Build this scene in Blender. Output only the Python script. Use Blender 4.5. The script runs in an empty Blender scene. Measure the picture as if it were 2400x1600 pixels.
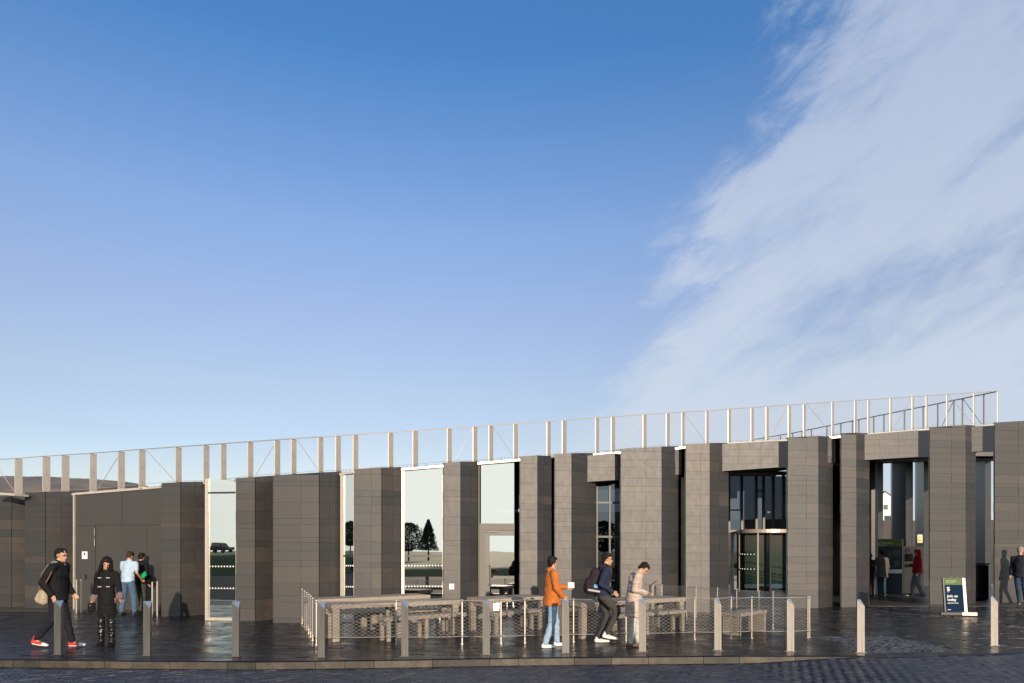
import bpy, bmesh, math, random
from mathutils import Vector, Matrix, noise
random.seed(7)
R = math.radians
SC = bpy.context.scene
COL = SC.collection
# ------------------------------------------------------------------ camera
H = 1.7; FP = 1600.0; CX = 1200.0; CY = 1290.0
cam = bpy.data.cameras.new('camera'); camo = bpy.data.objects.new('camera', cam); COL.objects.link(camo)
camo.location = (0, 0, H); camo.rotation_euler = (R(90), 0, 0)
cam.sensor_width = 36; cam.lens = 24; cam.shift_y = (CY-800)/2400.0
cam.clip_end = 3000; SC.camera = camo
# ------------------------------------------------------------------ sky
SUN_AZ = 166.0; SUN_EL = 10.0
w = bpy.data.worlds.new("World"); SC.world = w; w.use_nodes = True
nt = w.node_tree; N = nt.nodes; L = nt.links
bg = N['Background']; bg.inputs[1].default_value = 0.15
def nd(tree, t, **k):
    n = tree.nodes.new(t)
    for a, b in k.items(): setattr(n, a, b)
    return n
def mth(tree, op, a, b=None, c=None, clamp=False):
    n = tree.nodes.new('ShaderNodeMath'); n.operation = op; n.use_clamp = clamp
    for i, v in enumerate((a, b, c)):
        if v is None: continue
        if isinstance(v, (int, float)): n.inputs[i].default_value = v
        else: tree.links.new(v, n.inputs[i])
    return n.outputs[0]
def mrange(tree, v, a, b, c=0., d=1., smooth=True):
    n = tree.nodes.new('ShaderNodeMapRange'); n.interpolation_type = 'SMOOTHSTEP' if smooth else 'LINEAR'
    tree.links.new(v, n.inputs['Value'])
    for s, x in (('From Min', a), ('From Max', b), ('To Min', c), ('To Max', d)):
        if isinstance(x, (int, float)): n.inputs[s].default_value = x
        else: tree.links.new(x, n.inputs[s])
    return n.outputs[0]
sky = nd(nt, 'ShaderNodeTexSky', sky_type='NISHITA', sun_disc=False)
sky.sun_elevation = R(SUN_EL); sky.sun_rotation = R(SUN_AZ)
sky.air_density = 1.0; sky.dust_density = 0.2; sky.ozone_density = 3.0
geo = nd(nt, 'ShaderNodeTexCoord')
sep = nd(nt, 'ShaderNodeSeparateXYZ'); L.new(geo.outputs['Generated'], sep.inputs[0])
dx, dy, dz = sep.outputs
el = mth(nt, 'DEGREES', mth(nt, 'ARCSINE', dz)); az = mth(nt, 'DEGREES', mth(nt, 'ARCTAN2', dx, dy))
tint = nd(nt, 'ShaderNodeValToRGB'); L.new(mth(nt, 'DIVIDE', el, 60.0, clamp=True), tint.inputs[0])
cr = tint.color_ramp
SKYT = [(0.0, (.95, .8, .85)), (.15, (1.14, .82, .76)), (.215, (1.34, .9, .785)), (.32, (1.44, 1.0, .93)), (.415, (1.36, 1.08, 1.08)), (.5, (1.05, 1.02, 1.12)), (.6, (.64, .92, 1.15)), (1.0, (.55, .85, 1.15))]
while len(cr.elements) < len(SKYT): cr.elements.new(0.5)
for e_, (p_, c_) in zip(cr.elements, SKYT): e_.position = p_; e_.color = (*[v/4 for v in c_], 1)
tm = nd(nt, 'ShaderNodeVectorMath', operation='SCALE'); L.new(tint.outputs[0], tm.inputs[0]); tm.inputs[3].default_value = 4
mul = nd(nt, 'ShaderNodeVectorMath', operation='MULTIPLY'); L.new(sky.outputs[0], mul.inputs[0]); L.new(tm.outputs[0], mul.inputs[1])
# towards the sun a pale haze glow is added over the capped sky colour
sunside = mrange(nt, dy, 0.2, -0.7)
skm = nd(nt, 'ShaderNodeMix', data_type='VECTOR'); L.new(sunside, skm.inputs[0]); L.new(mul.outputs[0], skm.inputs[4])
sc2 = nd(nt, 'ShaderNodeVectorMath', operation='MULTIPLY'); L.new(sky.outputs[0], sc2.inputs[0]); sc2.inputs[1].default_value = (.5, .5, .5)
mn = nd(nt, 'ShaderNodeVectorMath', operation='MINIMUM'); L.new(sc2.outputs[0], mn.inputs[0]); mn.inputs[1].default_value = (1.5, 1.5, 1.5)
hz = nd(nt, 'ShaderNodeVectorMath', operation='SCALE'); hz.inputs[0].default_value = (4.2, 4.45, 4.2)
dt = nd(nt, 'ShaderNodeVectorMath', operation='DOT_PRODUCT'); L.new(geo.outputs['Generated'], dt.inputs[0]); dt.inputs[1].default_value = (math.sin(R(SUN_AZ))*math.cos(R(SUN_EL)), math.cos(R(SUN_AZ))*math.cos(R(SUN_EL)), math.sin(R(SUN_EL)))
L.new(mth(nt, 'MULTIPLY', mrange(nt, dt.outputs['Value'], .05, .8), mrange(nt, el, 65.0, 12.0, .12, 1.0)), hz.inputs[3])
ad = nd(nt, 'ShaderNodeVectorMath', operation='ADD'); L.new(mn.outputs[0], ad.inputs[0]); L.new(hz.outputs[0], ad.inputs[1])
L.new(ad.outputs[0], skm.inputs[5])
# cirrus bank: cloud-layer coordinates
zz = mth(nt, 'ADD', mth(nt, 'MAXIMUM', dz, 0.0), 0.07)
px_ = mth(nt, 'DIVIDE', dx, zz); py_ = mth(nt, 'DIVIDE', dy, zz)
cmb = nd(nt, 'ShaderNodeCombineXYZ'); L.new(px_, cmb.inputs[0]); L.new(py_, cmb.inputs[1])
def cn(scale, rot, sx, sy, det=8, rough=.62, dist=0.0, off=(0, 0, 0)):
    mp = nd(nt, 'ShaderNodeMapping'); L.new(cmb.outputs[0], mp.inputs[0])
    mp.inputs['Rotation'].default_value = (0, 0, R(rot)); mp.inputs['Scale'].default_value = (sx, sy, 1); mp.inputs['Location'].default_value = off
    n = nd(nt, 'ShaderNodeTexNoise'); L.new(mp.outputs[0], n.inputs['Vector'])
    n.inputs['Scale'].default_value = scale; n.inputs['Detail'].default_value = det; n.inputs['Roughness'].default_value = rough; n.inputs['Distortion'].default_value = dist
    return n.outputs[0]
cmb2 = nd(nt, 'ShaderNodeCombineXYZ'); L.new(mth(nt, 'DIVIDE', az, 20.0), cmb2.inputs[0]); L.new(mth(nt, 'DIVIDE', el, 20.0), cmb2.inputs[1])
def ci(scale, rot, sx, sy, det=7, rough=.6, dist=0.0, off=(0, 0, 0)):
    mp = nd(nt, 'ShaderNodeMapping'); mp.vector_type = 'TEXTURE'; L.new(cmb2.outputs[0], mp.inputs[0])
    mp.inputs['Rotation'].default_value = (0, 0, R(rot)); mp.inputs['Scale'].default_value = (1/sx, 1/sy, 1); mp.inputs['Location'].default_value = off
    n = nd(nt, 'ShaderNodeTexNoise'); L.new(mp.outputs[0], n.inputs['Vector'])
    n.inputs['Scale'].default_value = scale; n.inputs['Detail'].default_value = det; n.inputs['Roughness'].default_value = rough; n.inputs['Distortion'].default_value = dist
    return n.outputs[0]
n1 = ci(2.0, 27, .55, 1.7, 9, .60, .25, (.3, .7, 0))
n2 = ci(1.2, 22, .6, 1.2, 4, .5, .1, (2.7, 4.1, 0))
n3 = ci(7.0, 24, .55, 1.3, 7, .68, .5, (1.2, 9.3, 0))
# left edge of the bank (degrees of azimuth) as a function of elevation
eb = nd(nt, 'ShaderNodeFloatCurve'); L.new(mth(nt, 'DIVIDE', el, 60.0, clamp=True), eb.inputs['Value'])
cv = eb.mapping.curves[0]
pts = [(0, -4), (6, 0), (10, 5), (15, 9.2), (18.6, 11.0), (23.5, 12.0), (29.6, 17.0), (34.7, 21.0), (40, 25), (60, 60)]
cv.points[0].location = (pts[0][0]/60, pts[0][1]/60); cv.points[1].location = (1, 1)
for e_, a_ in pts[1:-1]: cv.points.new(e_/60, a_/60)
eb.mapping.update()
edge = mth(nt, 'MULTIPLY', eb.outputs[0], 60.0)
dist = mth(nt, 'SUBTRACT', az, edge)
dist = mth(nt, 'ADD', dist, mth(nt, 'MULTIPLY', mth(nt, 'SUBTRACT', n3, .5), 12.0))
dist = mth(nt, 'ADD', dist, mth(nt, 'MULTIPLY', mth(nt, 'SUBTRACT', n1, .5), 8.0))
mask = mrange(nt, dist, -1.0, 5.5)
fadefar = mrange(nt, az, 85.0, 120.0, 1.0, 0.0)
body_ = mth(nt, 'ADD', mth(nt, 'MULTIPLY', n1, 1.0), mth(nt, 'MULTIPLY', n2, .6))
# a bluer lane crosses the bank from lower left to upper right
lane = mth(nt, 'SUBTRACT', el, mth(nt, 'ADD', 16.3, mth(nt, 'MULTIPLY', mth(nt, 'SUBTRACT', az, 22.0), .27)))
lane = mrange(nt, mth(nt, 'ABSOLUTE', lane), 0.0, 3.4, .20, 0.0)
lane = mth(nt, 'MULTIPLY', lane, mrange(nt, az, 15.0, 27.0))
top_ = mth(nt, 'ADD', mrange(nt, el, 14.0, 30.0, 0.0, .06), mrange(nt, el, 16.0, 9.0, 0.0, .14))
dens = mrange(nt, mth(nt, 'ADD', mth(nt, 'SUBTRACT', mth(nt, 'ADD', body_, top_), lane), mth(nt, 'MULTIPLY', mth(nt, 'SUBTRACT', n3, .5), .55)), .38, .92)
alpha = mth(nt, 'MULTIPLY', mth(nt, 'MULTIPLY', mask, fadefar), mth(nt, 'MULTIPLY', dens, mrange(nt, el, 5.0, 11.0, .6, .86)))
cc = nd(nt, 'ShaderNodeMix', data_type='VECTOR'); L.new(mrange(nt, el, 38.0, 8.0), cc.inputs[0])
cc.inputs[4].default_value = (2.45, 2.85, 3.7); cc.inputs[5].default_value = (3.2, 3.6, 4.2)
fm = nd(nt, 'ShaderNodeMix', data_type='VECTOR'); L.new(alpha, fm.inputs[0]); L.new(skm.outputs[1], fm.inputs[4]); L.new(cc.outputs[1], fm.inputs[5])
L.new(fm.outputs[1], bg.inputs[0])
# ------------------------------------------------------------------ sun
sl = bpy.data.lights.new('sun', 'SUN'); so = bpy.data.objects.new('sun', sl); COL.objects.link(so)
sl.energy = 3.6; sl.angle = R(.6); sl.color = (1.0, .82, .64)
sd = Vector((math.sin(R(SUN_AZ))*math.cos(R(SUN_EL)), math.cos(R(SUN_AZ))*math.cos(R(SUN_EL)), math.sin(R(SUN_EL))))
so.rotation_euler = sd.to_track_quat('Z', 'Y').to_euler()
SC.view_settings.view_transform = 'Standard'; SC.view_settings.look = 'None'
SC.view_settings.exposure = 0.4; SC.view_settings.gamma = 1; SC.view_settings.use_curve_mapping = False
SC.cycles.max_bounces = 8; SC.cycles.transparent_max_bounces = 24
SC.cycles.sample_clamp_indirect = 4; SC.cycles.caustics_reflective = False

# ------------------------------------------------------------------ materials
def mat(name, col, rough=.6, metal=0., ior=1.5, var=0., vscale=5., bump=0., bscale=40., stretch=(1, 1, 1), rvar=0., tone=None, coord='Object', sheen=0, warm=None, aniso=0., bdist=.01):
    m = bpy.data.materials.new(name); m.use_nodes = True
    t = m.node_tree; b = t.nodes['Principled BSDF']
    b.inputs['Base Color'].default_value = (*col, 1); b.inputs['Roughness'].default_value = rough
    b.inputs['Metallic'].default_value = metal; b.inputs['IOR'].default_value = ior
    b.inputs['Anisotropic'].default_value = aniso
    if sheen: b.inputs['Sheen Weight'].default_value = sheen
    tc = nd(t, 'ShaderNodeTexCoord'); mp = nd(t, 'ShaderNodeMapping'); t.links.new(tc.outputs[coord], mp.inputs[0])
    mp.inputs['Scale'].default_value = stretch
    def nz(s, d=5, r=.6):
        n = nd(t, 'ShaderNodeTexNoise'); t.links.new(mp.outputs[0], n.inputs['Vector'])
        n.inputs['Scale'].default_value = s; n.inputs['Detail'].default_value = d; n.inputs['Roughness'].default_value = r
        return n.outputs[0]
    c = None
    if tone:
        at = nd(t, 'ShaderNodeAttribute', attribute_name='tone')
        rp = nd(t, 'ShaderNodeValToRGB'); t.links.new(at.outputs['Fac'], rp.inputs[0])
        while len(rp.color_ramp.elements) < len(tone): rp.color_ramp.elements.new(.5)
        for e, (p, cc_) in zip(rp.color_ramp.elements, tone): e.position = p; e.color = (*cc_, 1)
        c = rp.outputs[0]
    if var:
        v = mrange(t, nz(vscale), .3, .7, 1-var, 1+var, False)
        s = nd(t, 'ShaderNodeVectorMath', operation='SCALE'); t.links.new(v, s.inputs[3])
        if c is not None: t.links.new(c, s.inputs[0])
        else: s.inputs[0].default_value = col
        c = s.outputs[0]
    if c is not None: t.links.new(c, b.inputs['Base Color'])
    if rvar:
        t.links.new(mrange(t, nz(vscale*.6), .3, .7, rough-rvar, rough+rvar, False), b.inputs['Roughness'])
    if bump:
        bp = nd(t, 'ShaderNodeBump'); bp.inputs['Strength'].default_value = bump; bp.inputs['Distance'].default_value = bdist
        t.links.new(nz(bscale, 6, .65), bp.inputs['Height']); t.links.new(bp.outputs[0], b.inputs['Normal'])
    return m
STONE_T = [(0, (.010, .009, .009)), (.3, (.015, .0135, .0125)), (.55, (.021, .017, .0145)), (.74, (.027, .020, .0165)), (.88, (.036, .025, .020)), (1, (.046, .036, .026))]
M = {}
M['stone'] = mat('basalt_cladding', (.05, .045, .04), .56, ior=1.84, var=.20, vscale=14, bump=.05, bscale=60, stretch=(1, 1, .5), rvar=.025, tone=STONE_T)
M['mortar'] = mat('dark_joint', (.012, .011, .011), .9)
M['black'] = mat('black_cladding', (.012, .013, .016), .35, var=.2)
M['paver'] = mat('wet_basalt_paving', (.03, .03, .033), .29, ior=1.55, var=.45, vscale=2.2, bump=.05, bscale=6, rvar=.13, tone=[(0, (.006, .0065, .009)), (.6, (.011, .012, .016)), (1, (.024, .024, .027))], bdist=.012)
M['paver_joint'] = mat('paving_joint', (.012, .012, .013), .55)
M['sett'] = mat('road_sett', (.05, .05, .055), .5, var=.3, vscale=8, bump=.3, bscale=25, rvar=.1, tone=[(0, (.030, .033, .043)), (1, (.060, .063, .076))])
M['asphalt'] = mat('road_bed', (.035, .036, .042), .9, ior=1.2, var=.3, vscale=3, bump=.4, bscale=60)
M['kerb'] = mat('kerb_stone', (.10, .085, .065), .6, var=.45, vscale=5, bump=.5, bscale=30, tone=[(0, (.028, .025, .021)), (1, (.10, .080, .058))])
M['steel'] = mat('brushed_steel', (.225, .213, .197), .55, .9, var=.22, vscale=5, bump=.05, bscale=90, stretch=(6, 6, .4), aniso=0, rvar=.05)
M['steel_post'] = mat('satin_steel_plate', (.62, .55, .47), .5, .6, var=.06, vscale=3)
M['wire'] = mat('steel_wire', (.55, .50, .44), .42, .7)
M['wire_far'] = mat('steel_wire_fine', (.5, .5, .5), .5, .3)
M['fascia'] = mat('pale_aluminium_trim', (.62, .56, .49), .42, .35, var=.05)
M['frame_dark'] = mat('dark_window_frame', (.045, .045, .045), .4, .3)
M['frame_grey'] = mat('grey_door_frame', (.10, .10, .095), .5, .2)
M['panel'] = mat('dark_metal_panel', (.058, .054, .051), .47, .0, ior=1.6, var=.07, vscale=1.2)
M['wood'] = mat('weathered_oak', (.33, .28, .225), .7, var=.25, vscale=6, bump=.5, bscale=30, stretch=(1.2, 7, 7))
M['turf'] = mat('roof_turf', (.07, .06, .03), .9, var=.5, vscale=8)
M['soffit'] = mat('soffit', (.10, .095, .09), .5, var=.1)
M['interior'] = mat('interior_wall', (.05, .048, .045), .7)
M['floor_in'] = mat('interior_floor', (.08, .075, .07), .3)
M['white'] = mat('white_paint', (.8, .8, .78), .5)
M['paper'] = mat('paper', (.85, .85, .83), .7)
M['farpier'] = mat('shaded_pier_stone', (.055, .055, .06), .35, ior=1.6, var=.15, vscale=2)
def glass(name, refl, tint=(.6, .66, .64), rcol=(.99, .985, .95)):
    m = bpy.data.materials.new(name); m.use_nodes = True; t = m.node_tree
    for n in list(t.nodes):
        if n.type == 'BSDF_PRINCIPLED': t.nodes.remove(n)
    o = [n for n in t.nodes if n.type == 'OUTPUT_MATERIAL'][0]
    g = nd(t, 'ShaderNodeBsdfGlossy'); g.inputs['Roughness'].default_value = 0.0; g.inputs['Color'].default_value = (*rcol, 1)
    tr = nd(t, 'ShaderNodeBsdfTransparent'); tr.inputs['Color'].default_value = (*tint, 1)
    fr = nd(t, 'ShaderNodeLayerWeight'); fr.inputs['Blend'].default_value = .25
    f = mth(t, 'ADD', refl, mth(t, 'MULTIPLY', fr.outputs['Fresnel'], 1.0-refl), clamp=True)
    tc = nd(t, 'ShaderNodeTexCoord'); n = nd(t, 'ShaderNodeTexNoise'); t.links.new(tc.outputs['Object'], n.inputs['Vector']); n.inputs['Scale'].default_value = .9; n.inputs['Detail'].default_value = 1
    bp = nd(t, 'ShaderNodeBump'); bp.inputs['Strength'].default_value = .25; bp.inputs['Distance'].default_value = .004; t.links.new(n.outputs[0], bp.inputs['Height']); t.links.new(bp.outputs[0], g.inputs['Normal'])
    mx = nd(t, 'ShaderNodeMixShader'); t.links.new(f, mx.inputs[0]); t.links.new(tr.outputs[0], mx.inputs[1]); t.links.new(g.outputs[0], mx.inputs[2]); t.links.new(mx.outputs[0], o.inputs[0])
    return m
M['glass'] = glass('coated_glazing', .68)
M['glass_dark'] = glass('dark_glazing', .10, (.22, .24, .27), (.8, .9, 1))
M['glass_clear'] = glass('clear_glazing', .06, (.85, .9, .87))

# ------------------------------------------------------------------ helpers
def G(px, py, z=0.0):
    Y = (H-z)*FP/(py-CY); return Vector(((px-CX)/FP*Y, Y, z))
def PX(px, Y, z=0.0): return Vector(((px-CX)/FP*Y, Y, z))
def ZA(py, Y): return H+(CY-py)*Y/FP
def scr(p): return (CX+FP*p[0]/p[1], CY-FP*(p[2]-H)/p[1])
def link(o, parent=None):
    COL.objects.link(o)
    if parent is not None: o.parent = parent
    return o
def obj(name, bm, m, parent=None, smooth=False, kind=None, label=None):
    me = bpy.data.meshes.new(name)
    if isinstance(bm, bmesh.types.BMesh):
        bmesh.ops.recalc_face_normals(bm, faces=bm.faces[:]); bm.to_mesh(me); bm.free()
    else:
        me.from_pydata(bm[0], [], bm[1])
    if smooth:
        for p in me.polygons: p.use_smooth = True
    for mm in (m if isinstance(m, (list, tuple)) else [m]): me.materials.append(mm)
    o = link(bpy.data.objects.new(name, me), parent)
    if kind: o['kind'] = kind
    if label: o['label'] = label
    return o
def tag(o, label, cat, group=None):
    o['label'] = label; o['category'] = cat
    if group: o['group'] = group
    return o
def thing(name, label, cat, loc=(0, 0, 0), rz=0., group=None):
    o = bpy.data.objects.new(name, None); o.location = loc; o.rotation_euler = (0, 0, rz); o.empty_display_size = .2
    COL.objects.link(o); return tag(o, label, cat, group)
def copy_tree(o, parent=None):
    c = o.copy(); COL.objects.link(c); c.parent = parent
    for ch in o.children: copy_tree(ch, c)
    return c
def prism(bm, pts, z0, z1):
    n = len(pts)
    z0 = z0 if isinstance(z0, (list, tuple)) else [z0]*n
    z1 = z1 if isinstance(z1, (list, tuple)) else [z1]*n
    a = [bm.verts.new((p[0], p[1], z)) for p, z in zip(pts, z0)]
    b = [bm.verts.new((p[0], p[1], z)) for p, z in zip(pts, z1)]
    bm.faces.new(a[::-1]); bm.faces.new(b)
    for i in range(n): bm.faces.new((a[i], a[(i+1) % n], b[(i+1) % n], b[i]))
def box(bm, c, s, rot=None):
    hx, hy, hz = s[0]/2, s[1]/2, s[2]/2
    vs = []
    for z in (-hz, hz):
        for x, y in ((-hx, -hy), (hx, -hy), (hx, hy), (-hx, hy)):
            v = Vector((x, y, z))
            if rot is not None: v = rot @ v
            vs.append(bm.verts.new(Vector(c)+v))
    for f in ((3, 2, 1, 0), (4, 5, 6, 7), (0, 1, 5, 4), (1, 2, 6, 5), (2, 3, 7, 6), (3, 0, 4, 7)): bm.faces.new([vs[i] for i in f])
def bevel(bm, w, seg=1): bmesh.ops.bevel(bm, geom=bm.edges[:], offset=w, segments=seg, affect='EDGES', profile=.5)
def wall(bm, A, B, z0, z1, d0, d1):
    """slab along ground line A->B; d0..d1 measured forward (towards the viewer side, right of A->B direction). z0/z1: (zA,zB)"""
    A = Vector((A[0], A[1])); B = Vector((B[0], B[1])); u = (B-A).normalized(); n = Vector((u.y, -u.x))
    z0 = z0 if isinstance(z0, (list, tuple)) else (z0, z0); z1 = z1 if isinstance(z1, (list, tuple)) else (z1, z1)
    prism(bm, [A+n*d0, B+n*d0, B+n*d1, A+n*d1], [z0[0], z0[1], z0[1], z0[0]], [z1[0], z1[1], z1[1], z1[0]])
def tube(bm, p0, p1, r, n=8, r1=None, cap=True):
    p0 = Vector(p0); p1 = Vector(p1); d = (p1-p0).normalized()
    u = d.orthogonal().normalized(); v = d.cross(u); r1 = r if r1 is None else r1
    a = [bm.verts.new(p0+(u*math.cos(t)+v*math.sin(t))*r) for t in [2*math.pi*i/n for i in range(n)]]
    b = [bm.verts.new(p1+(u*math.cos(t)+v*math.sin(t))*r1) for t in [2*math.pi*i/n for i in range(n)]]
    for i in range(n): bm.faces.new((a[i], a[(i+1) % n], b[(i+1) % n], b[i]))
    if cap: bm.faces.new(a[::-1]); bm.faces.new(b)
class Raw:
    def __init__(s): s.v = []; s.f = []
    def rod(s, p0, p1, r, n=3):
        p0 = Vector(p0); p1 = Vector(p1); d = (p1-p0)
        if d.length < 1e-6: return
        d.normalize(); u = d.orthogonal().normalized(); v = d.cross(u); k = len(s.v)
        for p in (p0, p1):
            for i in range(n):
                t = 2*math.pi*i/n; s.v.append(p+(u*math.cos(t)+v*math.sin(t))*r)
        for i in range(n): s.f.append((k+i, k+(i+1) % n, k+n+(i+1) % n, k+n+i))
    def octa(s, p, r):
        k = len(s.v); p = Vector(p)
        for d in ((r, 0, 0), (-r, 0, 0), (0, r, 0), (0, -r, 0), (0, 0, r), (0, 0, -r)): s.v.append(p+Vector(d))
        for f in ((0, 2, 4), (2, 1, 4), (1, 3, 4), (3, 0, 4), (2, 0, 5), (1, 2, 5), (3, 1, 5), (0, 3, 5)): s.f.append(tuple(k+i for i in f))

def interp(l, x):
    if x <= l[0][0]: return l[0][1]+(l[1][1]-l[0][1])*(x-l[0][0])/(l[1][0]-l[0][0])
    for a, b in zip(l, l[1:]):
        if x <= b[0]: return a[1]+(b[1]-a[1])*(x-a[0])/(b[0]-a[0])
    return l[-1][1]
# ================================================================== THE FACADE
# pier: front-left px, corner px, side-end px, base py at corner, top py at L, F, S, number of stone columns on the front, side angle
PIERS = [
 (-45, 28, 60, 1421, 1163, 1160, 1159, 1),
 (60, 107, 174, 1424, 1153, 1151, 1150, 1),
 (380, 424, 482, 1443.5, 1131, 1128, 1127, 1),
 (555, 598, 641, 1453.6, 1119, 1116, 1113, 1),
 (641.6, 748, 799, 1459, 1112.5, 1105.8, 1103.6, 2),
 (832, 894, 941, 1457, 1098.8, 1094, 1093, 2),
 (1040, 1079, 1121, 1452, 1083, 1080, 1080, 1),
 (1219, 1259, 1291, 1447, 1069, 1066, 1067, 1),
 (1301, 1339, 1395, 1443, 1063, 1060.5, 1060, 1),
 (1455, 1550, 1588, 1437, 1050.6, 1045, 1044, 2),
 (1607, 1662.5, 1706, 1433.5, 1040.4, 1036.7, 1036.5, 2),
 (1845, 1917, 1950, 1424, 1024, 1020, 1022, 2),
 (1971, 2006, 2036, 1421.5, 1014, 1013, 1013.5, 1),
 (2178, 2262, 2285, 1415, 1000, 994.5, 996, 2),
 (2330, 2462, 2478, 1409.5, 988.8, 981, 982, 3)]
bld = thing('visitor_centre', 'low dark stone building with tall piers and a roofline rising to the right', 'building', (0, 0, 0))
P = []
def corner(px, F, c, s):
    rx = (px-CX)/FP; t = (rx*F[1]-F[0])/(c-rx*s); return F+Vector((c, s))*t
for (l, f, s, by, tl, tf, ts, nc) in PIERS:
    Fp = G(f, by); F = Vector((Fp.x, Fp.y)); rl = (l-CX)/FP
    sl_ = interp([(0, .12), (424, .07), (600, .02), (900, .0), (1250, -.13), (1400, -.06), (1550, -.02), (1700, -.05), (1900, -.11), (2260, -.16), (2460, -.16)], f); YL = (F.y+sl_*F.x)/(1+sl_*rl); Lp = Vector((rl*YL, YL))
    a = R(48-17*max(0, (f-CX)/FP)*1.4)
    S = corner(s, F, math.cos(a), math.sin(a))
    P.append(dict(L=Lp, F=F, S=S, zl=ZA(tl, YL), zf=ZA(tf, F.y), zs=ZA(ts, S.y), nc=nc))
STONES = []   # (area, verts(8), host index, tone)
def stone_face(A, B, zA, zB, courses, cols, host, z0=0.0, z0B=None, thick=.022, toneseed=None, seed=0):
    """clad a vertical face from A to B with stones proud of the core"""
    rnd = random.Random(seed)
    u = (B-A); Ln = u.length; u = u/Ln; n = Vector((u.y, -u.x))
    z0B = z0 if z0B is None else z0B
    cuts = [0]+cols+[1]
    for ci in range(len(courses)-1):
        c0, c1 = courses[ci], courses[ci+1]
        for k in range(len(cuts)-1):
            t0, t1 = cuts[k], cuts[k+1]
            za = zA+(zB-zA)*t0; zb = zA+(zB-zA)*t1; la = z0+(z0B-z0)*t0; lb = z0+(z0B-z0)*t1
            b0, b1 = max(c0, la), max(c0, lb); e0, e1 = min(c1, za), min(c1, zb)
            if e0-b0 < .03 or e1-b1 < .03: continue
            g = .002
            p0 = A+u*(Ln*t0+(g if k else .0)); p1 = A+u*(Ln*t1-(g if k < len(cuts)-2 else 0))
            pr = thick+rnd.uniform(-.003, .004); tl_ = rnd.uniform(-.0022, .0022)
            tone = min(1, max(0, toneseed[ci]*.75+rnd.random()*.35-.05)) if toneseed else rnd.random()
            o0 = n*(pr+tl_); o1 = n*(pr-tl_); vb = rnd.uniform(-.0022, .0022)
            vs = [(p0+o0, b0+g), (p1+o1, b1+g), (p1, b1+g), (p0, b0+g), (p0+o0+n*vb, e0-g), (p1+o1+n*vb, e1-g), (p1, e1-g), (p0, e0-g)]
            vs = [Vector((q.x, q.y, z)) for q, z in vs]
            s0 = scr(vs[0]); s1 = scr(vs[1]); ar = abs(s1[0]-s0[0])*abs(scr(vs[4])[1]-s0[1])
            if min(s0[0], s1[0]) > 2400 or max(s0[0], s1[0]) < 0: ar = 0
            STONES.append((ar, vs, host, tone))
def mk_courses(seed, ztop):
    r = random.Random(seed); z = .0; c = [0]
    while z < ztop+.2:
        z += r.choice([.12, .15, .2, .22, .3, .3, .38]); c.append(z)
    return c, [r.random()**1.15 for _ in c]
CORES = []
for i, p in enumerate(P):
    bm = bmesh.new()
    Lp, F, S = p['L'], p['F'], p['S']
    d = .75
    rS = S.x/S.y; rL = Lp.x/Lp.y; bl = Vector((max(.12, rL*(d+.1)+.06), d+.1)); back = [S+Vector((min(-.05, rS*d-.06), d)), Lp+bl]
    prism(bm, [Lp, F, S]+back, 0, [p['zl'], p['zf'], p['zs'], p['zs'], p['zl']])
    core = obj('stone_pier', bm, M['mortar'], bld); CORES.append(core)
    cr_, tn = mk_courses(100+i, max(p['zl'], p['zf']))
    rn = random.Random(i)
    cols = {1: [], 2: [.62+rn.uniform(-.03, .03)], 3: [.42, .74]}[p['nc']]
    stone_face(Lp, F, p['zl'], p['zf'], cr_, cols, i, toneseed=tn, seed=i)
    sc_ = [.5+rn.uniform(-.06, .06)] if (S-F).length > .45 else []
    stone_face(F, S, p['zf'], p['zs'], cr_, sc_, i, toneseed=tn, seed=i+50)
    stone_face(Lp+bl, Lp, p['zl'], p['zl'], cr_, [], i, toneseed=tn, seed=i+80)
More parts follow.
